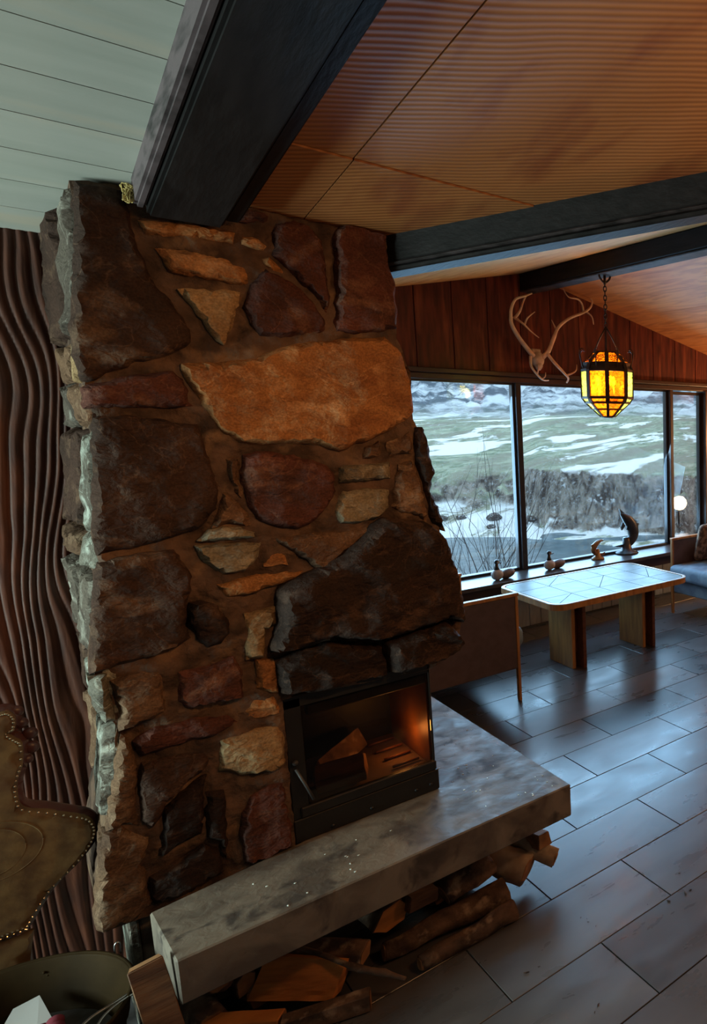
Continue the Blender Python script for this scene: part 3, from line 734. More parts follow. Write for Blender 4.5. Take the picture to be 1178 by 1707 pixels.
# ------------------------------------------------------------------ firebox
fb = thing('firebox_insert', (.69, 2.4, .42), 'black steel fireplace insert with glass front set under the dark stone hood', 'fireplace insert')
X0, X1, Y0, Y1, Z0, Z1 = .483, .897, 2.300, 2.70, .421, .868
box('base_plinth', (X0, Y0-.004, Z0), (X1+.008, Y1, Z0+.072), M['steel'], fb, .003)
box('door_rail', (X0+.02, Y0-.010, Z0+.076), (X1, Y0+.012, Z0+.108), M['steel'], fb, .003)
box('side_frame', (X0, Y0, Z0+.072), (X0+.045, Y0+.02, Z1), M['steel'], fb, .003)
box('side_frame', (X1-.008, Y0, Z0+.072), (X1, Y0+.012, Z1), M['steel'], fb, .002)
box('top_frame', (X0, Y0, Z1-.03), (X1, Y0+.02, Z1+.01), M['steel'], fb, .003)
box('lintel_bar', (X0+.06, Y0+.012, Z1-.068), (X1-.012, Y0+.035, Z1-.032), M['steel_grey'], fb, .004)
box('side_wall', (X0+.02, Y0+.02, Z0+.072), (X0+.035, Y1, Z1), M['steel'], fb, 0)
box('side_wall', (X1-.012, Y0+.013, Z0+.072), (X1-.001, Y1, Z1), M['steel_orange'], fb, 0)
box('back_wall', (X0+.02, Y1-.05, Z0+.072), (X1-.01, Y1, Z1), M['steel'], fb, 0)
box('roof_plate', (X0+.02, Y0+.04, Z1-.01), (X1-.01, Y1, Z1+.005), M['steel'], fb, 0)
box('fire_bed', (X0+.035, Y0+.03, Z0+.0725), (X1-.014, Y1-.05, Z0+.096), M['ash'], fb, .003)
for k in range(4):
    y = Y0+.06+k*.075
    tube('grate_bar', [(X0+.30, y, Z0+.104), (X1-.03, y, Z0+.104)], .005, M['steel_orange'], fb, 6)
box('glass_door', (X0+.045, Y0+.0005, Z0+.108), (X1-.008, Y0+.0045, Z1-.03), M['fireglass'], fb, 0)
a = ony(493, 1283, Y0-.012); b2 = ony(523, 1332, Y0-.02)
hd = tube('door_handle', [a, a.lerp(b2, .5)+Vector((0, -.012, 0)), b2], .004, M['steel_grey'], fb, 8)
tube('handle_pivot', [ony(492, 1272, Y0+.002), ony(492, 1272, Y0-.016)], .008, M['steel_grey'], hd, 8)
for px in ((694, 1317), (718, 1307), (620, 1347), (555, 1376)):
    c = ony(px[0], px[1], Y0-.004)
    tube('rivet', [c+Vector((0, .004, 0)), c+Vector((0, -.003, 0))], .006, M['black'], fb, 8)
# ------------------------------------------------------------------ logs
def log(p, q, r0, r1, m, label, seed, parent=None, name='firewood_log', n=14, rough=.35, bend=.01, cat='firewood', group=None, endmat='cut'):
    p = Vector(p); q = Vector(q); L = (q-p).length; k = max(5, int(L/.04))
    base = Vector(((p.x+q.x)/2, (p.y+q.y)/2, min(p.z-r0, q.z-r1)))
    t = thing(name, base, label, cat, group)
    pts = [p.lerp(q, i/k)+Vector((noise.noise(Vector((i*.4, seed, 0))), noise.noise(Vector((i*.4, seed, 5))), noise.noise(Vector((i*.4, seed, 9)))))*bend for i in range(k+1)]
    bm = bmesh.new(); tube_bm(bm, pts, [r0+(r1-r0)*i/k for i in range(k+1)], n, True, rough, seed); bmesh.ops.recalc_face_normals(bm, faces=bm.faces)
    bmobj('bark', bm, m, t, True)
    for a, d2, r in ((pts[0], (pts[0]-pts[1]).normalized(), r0), (pts[-1], (pts[-1]-pts[-2]).normalized(), r1)):
        bm = bmesh.new(); tube_bm(bm, [a-d2*.002, a+d2*.003], [r*.86, r*.8], n, True, rough, seed); bmesh.ops.recalc_face_normals(bm, faces=bm.faces)
        bmobj('cut_end', bm, M[endmat], t)
    return t
def splitlog(p, q, sec, m, label, seed, name='split_log', group=None, endm=None, cat='firewood', up=(0, 0, 1)):
    p = Vector(p); q = Vector(q); d = (q-p).normalized(); s = d.cross(Vector(up)).normalized(); u = s.cross(d)
    k = 6; n = 0; vs = []; fs = []
    sec2 = []
    for i, (a, b2) in enumerate(sec):
        c, e = sec[(i+1) % len(sec)]
        for j in range(3): sec2.append((a+(c-a)*j/3, b2+(e-b2)*j/3))
    n = len(sec2)
    for i in range(k+1):
        c = p.lerp(q, i/k)
        for j, (a, b2) in enumerate(sec2):
            jt = noise.noise(Vector((a*40+seed, b2*40, i*.6)))*.006
            vs.append(c+s*(a*(1+jt*8))+u*(b2*(1+jt*8)))
    for i in range(k):
        for j in range(n): fs.append((i*n+j, i*n+(j+1) % n, (i+1)*n+(j+1) % n, (i+1)*n+j))
    base = Vector(((p.x+q.x)/2, (p.y+q.y)/2, min(v.z for v in vs)))
    t = thing(name, base, label, cat, group)
    bm = bmesh.new(); V = [bm.verts.new(v) for v in vs]
    for f in fs: bm.faces.new([V[i] for i in f])
    bm.faces.new(V[:n][::-1]); bm.faces.new(V[-n:])
    bmesh.ops.recalc_face_normals(bm, faces=bm.faces); bmesh.ops.bevel(bm, geom=[e for e in bm.edges if e.calc_face_angle(0) > .6], offset=.002, segments=1, affect='EDGES')
    bmobj('wood', bm, m, t)
    for off, sg in ((0, -1), (k*n, 1)):
        c = sum((vs[off+j] for j in range(n)), Vector())/n
        vv = [c+(vs[off+j]-c)*.93+d*sg*.0015 for j in range(n)]
        f = tuple(range(n)); mesh('cut_end', vv, [f if sg > 0 else f[::-1]], endm or M['cut'], t)
    return t
G = 'firewood under the hearth slab'
a1 = onz(640, 1587, .036); a2 = onz(842, 1487, .05)
log(a1, a2, .028, .044, M['bark'], 'long thin bark-covered log with pale round end, front of the pile', 1, group=G)
b1 = onz(700, 1607, .028); b2_ = onz(858, 1516, .034)
log(b1, b2_, .024, .034, M['bark'], 'bark-covered log lying on the floor in front of the long log', 2, group=G)
log(onz(812, 1415, .15)+Vector((-.035, .09, 0)), onz(880, 1450, .075), .05, .055, M['birch'], 'thick pale birch log slanting out near the slab corner', 3, group=G)
log(onz(868, 1408, .15)+Vector((-.03, .10, .012)), onz(925, 1432, .085), .026, .030, M['birch'], 'slim pale log with a ragged end, rightmost of the pile', 4, group=G, rough=.5)
splitlog(onz(903, 1397, .16)+Vector((-.02, .10, -.01)), onz(903, 1397, .16)+Vector((.0, -.02, 0)), [(-.03, -.028), (.03, -.025), (.025, .03), (-.02, .025)], M['split_brown'], 'short split log with pale bark edge tucked below the slab corner', 5, group=G)
def endlog(px, z, L, rad, m, label, seed, ang=-.1, split=None, endm=None):
    e = onz(px[0], px[1], z); L = min(L, 2.345-e.y); q = e+Vector((ang*L, L, .0))
    if split: return splitlog(e, q, split, m, label, seed, group=G, endm=endm)
    return log(e, q, rad, rad*1.05, m, label, seed, group=G)
endlog((652, 1528), .125, .30, .05, M['bark'], 'reddish split log seen end-on above the long log', 6, split=[(-.058, -.02), (-.02, -.045), (.04, -.035), (.055, .01), (.03, .045), (-.025, .035)], endm=M['split'])
endlog((706, 1500), .14, .30, .04, M['split_brown'], 'brown squarish split log right of the reddish log end', 7, split=[(-.05, -.02), (.045, -.028), (.05, .012), (-.04, .03)], endm=M['split_brown'])
log(onz(738, 1490, .10), onz(812, 1432, .15), .045, .05, M['bark'], 'dark bark log behind the long log under the slab', 8, group=G)
splitlog(onz(548, 1572, .14)+Vector((-.12, .1, 0)), onz(608, 1590, .10), [(-.035, -.03), (.035, -.028), (.03, .02), (-.01, .035), (-.035, .02)], M['bark'], 'split log with bark on top left of the reddish log end', 9, group=G)
tube_pts = smooth_pts([onz(490, 1577, .18), onz(540, 1592, .15), onz(590, 1612, .12), onz(640, 1622, .09), onz(676, 1632, .06)], 4)
tw = tag(tube('branch', tube_pts, [.007]*8+[.010]*5+[.006]*4, M['bark'], None, 8, rough=.4, seed=3, origin=onz(580, 1612, .04)), 'thin bent branch lying across the orange split log', 'branch')
# wide orange split log
oa = onz(412, 1666, .045); ob_ = onz(556, 1668, .045)
A0, A1, A2, A3 = onz(412, 1669, .05), onz(552, 1668, .035), onz(577, 1602, .12), onz(445, 1592, .16)
nrm = (A1-A0).cross(A3-A0).normalized()
if nrm.y > 0: nrm = -nrm
t = thing('split_log', (A0+A1)/2-Vector((0, 0, .03)), 'wide orange split log with flat sawn face toward the room', 'firewood', G)
vs = []; nx, ny = 18, 8
for j in range(ny+1):
    for i in range(nx+1):
        p = (A0.lerp(A1, i/nx)).lerp(A3.lerp(A2, i/nx), j/ny)
        vs.append(p+nrm*(.004*noise.noise(Vector((i*.25, j*1.3, 2)))+.001))
nf = len(vs)
for v in list(vs): vs.append(v-nrm*.055)
fs = []
W_ = nx+1
for j in range(ny):
    for i in range(nx):
        q = j*W_+i; fs.append((q, q+1, q+W_+1, q+W_)); fs.append((nf+q+W_, nf+q+W_+1, nf+q+1, nf+q))
ring = [i for i in range(W_)]+[j*W_+nx for j in range(1, ny+1)]+[ny*W_+i for i in range(nx-1, -1, -1)]+[j*W_ for j in range(ny-1, 0, -1)]
for i in range(len(ring)): a, b2 = ring[i], ring[(i+1) % len(ring)]; fs.append((b2, a, nf+a, nf+b2))
o = mesh('wood', vs, fs, M['split'], t); bm = bmesh.new(); bm.from_mesh(o.data); bmesh.ops.recalc_face_normals(bm, faces=bm.faces); bm.to_mesh(o.data); bm.free()
endlog((410, 1640), .10, .28, .026, M['bark'], 'small round log end left of the orange split log', 10, split=[(-.02, -.035), (.018, -.028), (.024, .02), (.0, .04), (-.022, .015)])
pa = onz(470, 1712, .03); pb = onz(617, 1664, .03)
splitlog(pa, pb, [(-.018, -.028), (.02, -.026), (.022, .026), (-.012, .03)], M['bark'], 'rough bark-faced split log lying nearest the floor edge', 12, group=G)
splitlog(onz(330, 1716, .04), onz(470, 1706, .03), [(-.03, -.03), (.03, -.028), (.02, .028), (-.02, .03)], M['split'], 'orange split log at the bottom edge below the slab corner', 13, group=G)
for k, (x, y, z, L, r) in enumerate([(.24, 2.2, .05, .3, .045), (.36, 2.22, .05, .3, .05), (.88, 2.25, .052, .3, .045), (.99, 2.25, .05, .3, .045), (.27, 2.22, .145, .3, .042)]):
    log((x, y+.02, z), (x-.02, 2.345, z), r*.85, r*.9, M['bark'], 'dim round log stacked deep in shadow under the slab', 20+k, group='logs deep under the slab')
# leaning plank
p0 = ony(262, 1716, 1.93)
lp = splitlog((.165, 1.93, .02), ony(241, 1606, 2.03), [(-.032, -.012), (.032, -.012), (.028, .014), (-.028, .014)], M['split_brown'], 'split wood plank leaning upright between bucket and slab end', 31, up=(0, 1, 0))

# log in the firebox
splitlog((.575, 2.40, .555), (.70, 2.352, .57), [(-.038, -.034), (.038, -.036), (.045, .012), (.0, .044), (-.042, .02)], M['split_brown'], 'split log lying inside the glass-fronted firebox', 33)
splitlog((.60, 2.47, .545), (.76, 2.60, .56), [(-.03, -.028), (.03, -.028), (.0, .04)], M['bark'], 'charred log at the back of the firebox', 34)

# ------------------------------------------------------------------ table
tb = thing('coffee_table', (2.77, 4.07, 0), 'low oak coffee table with blue-grey tiled top by the window', 'table')
tx0, tx1, ty0, ty1, tz = 2.21, 3.33, 3.69, 4.455, .53
def rrect(x0, x1, y0, y1, r, n=7):
    out = []
    for cx, cy, a0 in ((x1-r, y0+r, -90), (x1-r, y1-r, 0), (x0+r, y1-r, 90), (x0+r, y0+r, 180)):
        for k in range(n+1):
            a = math.radians(a0+90*k/n); out.append((cx+r*math.cos(a), cy+r*math.sin(a)))
    return out
def ring_slab(name, outer, inner, z0, z1, m, parent, bev=.0):
    n = len(outer); vs = [(x, y, z1) for x, y in outer]+[(x, y, z1) for x, y in inner]+[(x, y, z0) for x, y in outer]+[(x, y, z0) for x, y in inner]
    fs = []
    for i in range(n):
        k = (i+1) % n
        fs += [(i, k, n+k, n+i), (2*n+k, 2*n+i, 3*n+i, 3*n+k), (i, 2*n+i, 2*n+k, k), (n+k, 3*n+k, 3*n+i, n+i)]
    o = mesh(name, vs, fs, m, parent); bm = bmesh.new(); bm.from_mesh(o.data); bmesh.ops.recalc_face_normals(bm, faces=bm.faces); bm.to_mesh(o.data); bm.free(); return o
o_ = rrect(tx0, tx1, ty0, ty1, .10); i_ = rrect(tx0+.022, tx1-.022, ty0+.022, ty1-.022, .08); i2 = rrect(tx0+.028, tx1-.028, ty0+.028, ty1-.028, .075)
ring_slab('rim', o_, i_, tz-.040, tz, M['oak'], tb)
ring_slab('rim_inlay', rrect(tx0+.006, tx1-.006, ty0+.006, ty1-.006, .095), i_, tz, tz+.0012, M['tablerim'], tb)
n = len(i_); mesh('top_board', [(x, y, tz-.012) for x, y in i_]+[(x, y, tz-.036) for x, y in i_], [tuple(range(n)), tuple(range(2*n-1, n-1, -1))]+[(i, n+i, n+(i+1) % n, (i+1) % n) for i in range(n)], M['grout'], tb)
from math import hypot
def clip(poly, a, b2, c):   # keep a*x+b*y<=c
    out = []
    for i in range(len(poly)):
        p, q = poly[i], poly[(i+1) % len(poly)]
        fp, fq = a*p[0]+b2*p[1]-c, a*q[0]+b2*q[1]-c
        if fp <= 0: out.append(p)
        if (fp < 0 < fq) or (fq < 0 < fp):
            t = fp/(fp-fq); out.append((p[0]+(q[0]-p[0])*t, p[1]+(q[1]-p[1])*t))
    return out
def tiletop(poly):
    if len(poly) < 3: return
    n = len(poly); z1 = tz-.0005
    mesh('tile', [(x, y, z1) for x, y in poly]+[(x, y, tz-.012) for x, y in poly], [tuple(range(n)), tuple(range(2*n-1, n-1, -1))]+[(i, n+i, n+(i+1) % n, (i+1) % n) for i in range(n)], M['tabletile'], tb)
cxs = [tx0+.028, tx0+.25, tx0+.47, tx0+.70, tx0+.90, tx1-.028]; cys = [ty0+.028, ty0+.22, ty0+.50, ty1-.028]
for i in range(5):
    for j in range(3):
        pg = clip(clip(clip(clip(i2, -1, 0, -(cxs[i]+.0022)), 1, 0, cxs[i+1]-.0022), 0, -1, -(cys[j]+.0022)), 0, 1, cys[j+1]-.0022)
        if (i, j) in ((0, 0), (2, 1), (4, 1), (1, 2)):
            x0, x1, y0, y1 = cxs[i], cxs[i+1], cys[j], cys[j+1]
            dx, dy = x1-x0, y1-y0; L = hypot(dx, dy); A_, B_ = dy/L, -dx/L; c = A_*x0+B_*y0
            tiletop(clip(pg, A_, B_, c-.002)); tiletop(clip(pg, -A_, -B_, -c-.002))
        else: tiletop(pg)
for lx in (2.455, 3.050):
    box('leg', (lx, 3.915, 0), (lx+.026, 4.205, tz-.041), M['oak'], tb, .003)
    box('leg', (lx+.060, 3.875, 0), (lx+.086, 4.165, tz-.041), M['oak_dark'], tb, .003)
    box('leg_spacer', (lx+.0262, 3.95, .10), (lx+.0598, 4.13, tz-.041), M['oak_dark'], tb, .002)
# ------------------------------------------------------------------ armchairs
def armchair(x0, sgn, y0, y1, label, arm_near=True):
    """front edge at x0, depth runs sgn*x; arms at y0 and y1"""
    t = thing('armchair', (x0+sgn*.36, (y0+y1)/2, 0), label, 'armchair')
    D = .74
    def bxx(name, xa, xb, ya, yb, za, zb, m, bev=.004, seg=2):
        a, b2 = sorted((x0+sgn*xa, x0+sgn*xb)); return box(name, (a, ya, za), (b2, yb, zb), m, t, bev, seg)
    for yy0 in (y0, y1-.028):
        bxx('arm_panel', .018, D-.03, yy0+.003, yy0+.025, .205, .644, M['leather'])
        bxx('armrest', -.004, D, yy0-.004, yy0+.032, .645, .665, M['oak'])
        bxx('leg', .0, .018, yy0, yy0+.028, 0, .644, M['oak_dark'] if False else M['oak'])
        bxx('leg', D-.03, D-.005, yy0, yy0+.028, 0, .644, M['oak'])
    bxx('apron', .004, D-.05, y0+.031, y1-.031, .19, .305, M['velvet'], .012, 3)
    # cushion
    bm = bmesh.new(); a, b2 = sorted((x0-sgn*.055, x0+sgn*(D-.14)))
    box_bm(bm, (a, y0+.034, .31), (b2, y1-.034, .44), .04, 4)
    for v in bm.verts:
        v.co.z += .012*noise.noise(v.co*9)
        if v.co.z > .40: v.co.z += .018*max(0, 1-((v.co.y-(y0+y1)/2)/.4)**2)*max(0, 1-((v.co.x-(a+b2)/2)/.34)**2)
    bmobj('seat_cushion', bm, M['velvet'], t, True)
    bm = bmesh.new(); a, b2 = sorted((x0+sgn*(D-.15), x0+sgn*(D-.03)))
    box_bm(bm, (a, y0+.034, .31), (b2, y1-.034, .78), .04, 4)
    for v in bm.verts: v.co.x += .008*noise.noise(v.co*8)
    bmobj('back_cushion', bm, M['velvet'], t, True)
    return t
armchair(1.965, -1, 3.695, 4.46, 'left armchair seen from behind its dark brown arm panel, beside the chimney')
armchair(3.795, 1, 3.66, 4.47, 'right armchair with blue-grey velvet seat cut by the photo edge')
bm = bmesh.new(); c = Vector((4.17, 4.33, .605))
box_bm(bm, c+Vector((-.19, -.045, -.165)), c+Vector((.19, .045, .175)), .045, 4, rot=Matrix.Rotation(.25, 3, 'X'))
for v in bm.verts: v.co += Vector((0, 1, 0))*.012*noise.noise(v.co*7)
tag(bmobj('cushion', bm, M['pillow'], None, True, origin=(4.15, 4.33, .45)), 'brown patterned cushion leaning on the right armchair arm', 'cushion')

# ------------------------------------------------------------------ sill ornaments
def duck(px, label):
    p = onz(px[0], px[1], .47); yaw = math.radians(-28)
    t = thing('duck_figurine', (p.x+.05, p.y, .47), label, 'figurine', 'duck decoys on the window sill')
    Rz = Matrix.Rotation(0, 3, 'Z')
    bm = bmesh.new(); prof = [(0, 0), (.045, .002), (.050, .022), (.042, .05), (.026, .075), (.015, .085), (0, .087)]
    bm2 = bmesh.new()
    ell_bm(bm, (p.x-.0, p.y, .47+.043), (.046, .042, .044))
    bmesh.ops.bisect_plane(bm, geom=bm.verts[:]+bm.edges[:]+bm.faces[:], plane_co=(0, 0, .4705), plane_no=(0, 0, -1), clear_outer=True)
    bmobj('breast', bm, M['duckwhite'], t, True)
    bm = bmesh.new(); ell_bm(bm, (p.x+.085, p.y+.01, .47+.036), (.062, .040, .036), rot=Matrix.Rotation(-.22, 3, 'Y'))
    bmesh.ops.bisect_plane(bm, geom=bm.verts[:]+bm.edges[:]+bm.faces[:], plane_co=(0, 0, .4705), plane_no=(0, 0, -1), clear_outer=True)
    bmobj('wing_body', bm, M['duckbrown'], t, True)
    tube('neck', [(p.x-.002, p.y, .47+.075), (p.x-.004, p.y, .47+.10), (p.x-.004, p.y-.002, .47+.13)], [.022, .014, .012], M['black'], t, 10)
    bm = bmesh.new(); ell_bm(bm, (p.x-.002, p.y-.004, .47+.140), (.020, .018, .018)); h = bmobj('head', bm, M['black'], t, True)
    bm = bmesh.new(); ell_bm(bm, (p.x+.0, p.y-.014, .47+.137), (.012, .010, .011)); bmobj('cheek', bm, M['duckwhite'], h, True)
    bm = bmesh.new(); ell_bm(bm, (p.x+.018, p.y-.012, .47+.133), (.016, .008, .005)); bmobj('bill', bm, M['black'], h, True)
duck((829, 967), 'cream and brown duck decoy nearest the chimney, left of the window mullion')
duck((916, 950), 'cream and brown duck decoy on the sill right of the window mullion')
def fish(pts, rad, basep, s, m, label, fins, tail, name='fish_figurine', yplane=4.84):
    t = thing(name, basep, label, 'figurine')
    P = [ony(x, y, yplane) for x, y in pts]
    bm = bmesh.new(); tube_bm(bm, smooth_pts(P, 4), None or interp(rad, 4), 12); bmesh.ops.recalc_face_normals(bm, faces=bm.faces)
    bmobj('body', bm, m, t, True)
    for f in fins+[tail]:
        F_ = [ony(x, y, yplane) for x, y in f]; n = len(F_); th = Vector((0, .006*s, 0))
        bm = bmesh.new(); V = [bm.verts.new(v-th) for v in F_]+[bm.verts.new(v+th) for v in F_]
        bm.faces.new(V[:n]); bm.faces.new(V[n:][::-1])
        for i in range(n): bm.faces.new((V[i], V[n+i], V[n+(i+1) % n], V[(i+1) % n]))
        bmesh.ops.recalc_face_normals(bm, faces=bm.faces)
        bmobj('tail' if f is tail else 'fin', bm, m, t)
    bm = bmesh.new(); lathe_bm(bm, [(0, .470), (.072*s, .4705), (.066*s, .485), (.034*s, .50), (.022*s, .50+.05*s), (.02*s, .50+.075*s), (0, .50+.078*s)], basep[0], basep[1], 18)
    bmesh.ops.recalc_face_normals(bm, faces=bm.faces); bmobj('base', bm, m, t, True)
    return t
def interp(r, k):
    out = []
    for a, b2 in zip(r, r[1:]):
        for j in range(k): out.append(a+(b2-a)*j/k)
    return out+[r[-1]]
bp = onz(1044, 922, .47); bp.z = .47
fish([(1034, 856), (1044, 864), (1052, 875), (1055, 889), (1052, 900), (1046, 908), (1038, 911)], [.010, .042, .052, .050, .040, .026, .014], bp, 1.5, M['bronze'],
     'large dark leaping salmon figurine on the sill left of the narrow window', [[(1057, 871), (1064, 872), (1062, 878), (1058, 882)], [(1037, 870), (1041, 876), (1036, 884), (1034, 878)], [(1031, 848), (1042, 857), (1040, 861), (1034, 857)], [(1044, 877), (1047, 884), (1043, 883)]],
     [(1041, 906), (1033, 908), (1021, 911), (1033, 912), (1044, 913)], yplane=bp.y)
bp = onz(996, 932, .47); bp.z = .47
fish([(1003, 900), (996, 904), (990, 911), (989, 918), (992, 923), (996, 925)], [.007, .020, .025, .022, .016, .010], bp, .8, M['goldfish'],
     'small golden brown leaping trout figurine on the sill', [[(985, 908), (988, 907), (988, 913), (985, 912)], [(1006, 899), (1001, 900), (1003, 903)]], [(995, 922), (1003, 922), (1008, 919), (1007, 925), (998, 926)], yplane=bp.y)

# ------------------------------------------------------------------ antlers
an = thing('antler_mount', ony(895, 605, YW-.01), 'pale branching deer antlers with skull plate hung on the panelling above the window', 'antlers')
def antler(name, px, r, parent, yo=.0, curve=.05):
    n = len(px); P = []
    for i, (x, y) in enumerate(px): P.append(ony(x, y, YW-.055-yo-curve*math.sin(math.pi*i/max(1, n-1))*.8))
    Q = smooth_pts(P, 4); m = len(Q)
    rr = [r[0]+(r[1]-r[0])*(i/(m-1))**.9 for i in range(m)]
    bm = bmesh.new(); tube_bm(bm, Q, rr, 9, True, .18, px[0][0]); bmesh.ops.recalc_face_normals(bm, faces=bm.faces)
    return bmobj(name, bm, M['bone'], parent, True)
l = antler('antler_beam', [(889, 594), (866, 565), (853, 542), (851, 528), (852, 513), (859, 499), (873, 494), (886, 489)], (.019, .006), an, .03)
antler('tine', [(856, 531), (866, 519), (873, 500), (878, 492)], (.012, .004), l, .03, .03)
antler('tine', [(858, 530), (872, 540), (884, 552), (898, 563)], (.012, .003), l, .03, .03)
antler('tine', [(874, 541), (879, 530), (891, 520)], (.009, .003), l, .04, .02)
l = antler('antler_beam', [(903, 597), (914, 585), (922, 565), (930, 546), (948, 531), (972, 521), (984, 512), (986, 501), (978, 489)], (.019, .005), an, .03)
antler('tine', [(972, 521), (970, 508), (963, 499), (949, 496), (943, 490), (938, 480)], (.010, .003), l, .03, .03)
antler('tine', [(977, 520), (986, 528), (989, 541)], (.009, .004), l, .04, .02)
antler('tine', [(926, 548), (919, 533)], (.008, .002), l, .05, .0)
l = antler('antler_beam', [(912, 590), (926, 607), (941, 623), (947, 631), (944, 638)], (.014, .006), an, .05)
antler('tine', [(943, 626), (954, 622), (960, 617), (961, 608)], (.009, .003), l, .05, .02)
l = antler('antler_beam', [(884, 594), (885, 610), (893, 622), (904, 633), (914, 634)], (.011, .005), an, .05)
antler('tine', [(895, 624), (897, 615), (897, 609)], (.008, .003), l, .05, .02)
antler('tine', [(902, 632), (908, 628), (909, 621)], (.007, .003), l, .05, .02)
c = ony(896, 599, YW-.06); bm = bmesh.new(); ell_bm(bm, c, (.052, .045, .062), 16, 12); ell_bm(bm, c+Vector((.0, -.01, -.05)), (.030, .035, .035), 12, 8)
for v in bm.verts: v.co += Vector((0, 0, 1))*.008*noise.noise(v.co*40)
bmobj('skull_plate', bm, M['skull'], an, True)
c2 = ony(893, 588, YW-.06); box('mount_plate', c2+Vector((-.035, -.005, -.02)), c2+Vector((.04, .05, .03)), M['skull'], an, .006)

# ------------------------------------------------------------------ lantern
LX, LY = 2.865, 4.02
ln = thing('hanging_lantern', (LX, LY, 2.65), 'wrought iron lantern with glowing amber and green glass hanging on a chain', 'lantern')
a0 = math.atan2(-LY, -LX)
lev = [(2.135, .085), (2.055, .160), (2.012, .175), (1.828, .172), (1.795, .150), (1.750, .102), (1.700, .048)]
def LV(k, i): z, r = lev[i]; a = a0+k*math.pi/4; return Vector((LX+r*math.cos(a), LY+r*math.sin(a), z))
bm = bmesh.new()
for k in range(8):
    for i in range(len(lev)-1): beam_bm(bm, LV(k, i), LV(k, i+1), .027 if i < 4 else .018, .012, up=(math.cos(a0+k*math.pi/4), math.sin(a0+k*math.pi/4), .01))
bmobj('frame_ribs', bm, M['darkiron'], ln)
for i, hh in ((0, .012), (1, .022), (2, .016), (3, .018), (4, .018), (5, .012), (6, .012)):
    bm = bmesh.new()
    for k in range(8): beam_bm(bm, LV(k, i), LV(k+1, i), .012, hh)
    bmobj('ring_band', bm, M['darkiron'], ln)
for k in range(8):
    for i in range(6):
        if i == 1: continue
        q = [LV(k, i), LV(k+1, i), LV(k+1, i+1), LV(k, i+1)]
        cc = sum(q, Vector())/4; q = [cc+(v-cc)*.9 for v in q]; nn = (cc-Vector((LX, LY, cc.z))).normalized()*.003
        gm = M['greenglass'] if (k in (1, 2, 5, 6) and i >= 2) else M['amber']
        mesh('pane', q+[v+nn for v in q], [(3, 2, 1, 0), (4, 5, 6, 7), (0, 1, 5, 4), (1, 2, 6, 5), (2, 3, 7, 6), (3, 0, 4, 7)], gm, ln)
    q = [LV(k, 1), LV(k+1, 1), LV(k+1, 2), LV(k, 2)]
    mesh('band_plate', q, [(0, 1, 2, 3)], M['darkiron'], ln)
    # filigree rosette over the upper pane
    c = (LV(k, 0)+LV(k+1, 0)+LV(k, 1)+LV(k+1, 1))/4; out_ = Vector((c.x-LX, c.y-LY, 0)).normalized()
    s_ = Vector((-out_.y, out_.x, 0)); u_ = ((LV(k, 0)+LV(k+1, 0))/2-(LV(k, 1)+LV(k+1, 1))/2).normalized()
    bm = bmesh.new()
    for rr, nn in ((.012, 8), (.026, 12)):
        pts = [c+out_*.006+(s_*math.cos(2*math.pi*j/12)+u_*math.sin(2*math.pi*j/12))*rr for j in range(13)]; tube_bm(bm, pts, .0025, 4)
    for j in range(8):
        a = 2*math.pi*j/8; dd = s_*math.cos(a)+u_*math.sin(a); tube_bm(bm, [c+out_*.006+dd*.012, c+out_*.006+dd*.036], .0022, 4)
    bmobj('filigree', bm, M['darkiron'], ln)
    # crown scroll
    a = a0+(k+.5)*math.pi/4; dr = Vector((math.cos(a), math.sin(a), 0)); b0 = Vector((LX, LY, 2.03))+dr*.172
    pts = smooth_pts([b0, b0+dr*.012+Vector((0, 0, .05)), b0+dr*.02+Vector((0, 0, .10)), b0+dr*.005+Vector((0, 0, .125)), b0-dr*.012+Vector((0, 0, .118))], 4)
    tube('scroll', pts, .004, M['darkiron'], ln, 6)
bm = bmesh.new(); lathe_bm(bm, [(0, 1.688), (.03, 1.690), (.046, 1.700)], LX, LY, 12); bmesh.ops.recalc_face_normals(bm, faces=bm.faces); bmobj('bottom_cap', bm, M['darkiron'], ln)
for k in range(4):
    p = LV(2*k, 0); tube('hanger_rod', [p, p.lerp(Vector((LX, LY, 2.31)), .5)+Vector((0, 0, .01)), (LX, LY, 2.31)], .005, M['darkiron'], ln, 6)
zc = 2.31; k = 0
while zc < 2.60:
    bm = bmesh.new(); pts = []
    for j in range(13):
        a = 2*math.pi*j/12; hx = .010*math.cos(a); hz = .020*math.sin(a)
        pts.append(Vector((LX+(hx*.66 if k % 2 else -hx*.74), LY+(hx*.75 if k % 2 else hx*.67), zc+.012+hz)))
    tube_bm(bm, pts, .0035, 6); bmobj('chain_link', bm, M['darkiron'], ln, True); zc += .030; k += 1
for sg in (-1, 1):
    tube('hook_plate', smooth_pts([(LX, LY, 2.60), (LX+sg*.02, LY, 2.612), (LX+sg*.038, LY, 2.63), (LX+sg*.045, LY, 2.649)], 4), .007, M['darkiron'], ln, 8)
tube('hook_plate', [(LX, LY, 2.59), (LX, LY, 2.649)], .009, M['darkiron'], ln, 8)
for k in range(3):
    a = a0+.35+k*2*math.pi/3; p = Vector((LX+.065*math.cos(a), LY+.065*math.sin(a), 0))
    tube('candle_sleeve', [(p.x, p.y, 1.835), (p.x, p.y, 1.905)], .017, M['candle'], ln, 10)
    bm = bmesh.new(); ell_bm(bm, (p.x, p.y, 1.945), (.014, .014, .034), 10, 8); bmobj('bulb', bm, M['bulb'], ln, True)
light('lantern_light', 'POINT', (LX, LY, 1.90), 10, (1, .55, .2), .04)

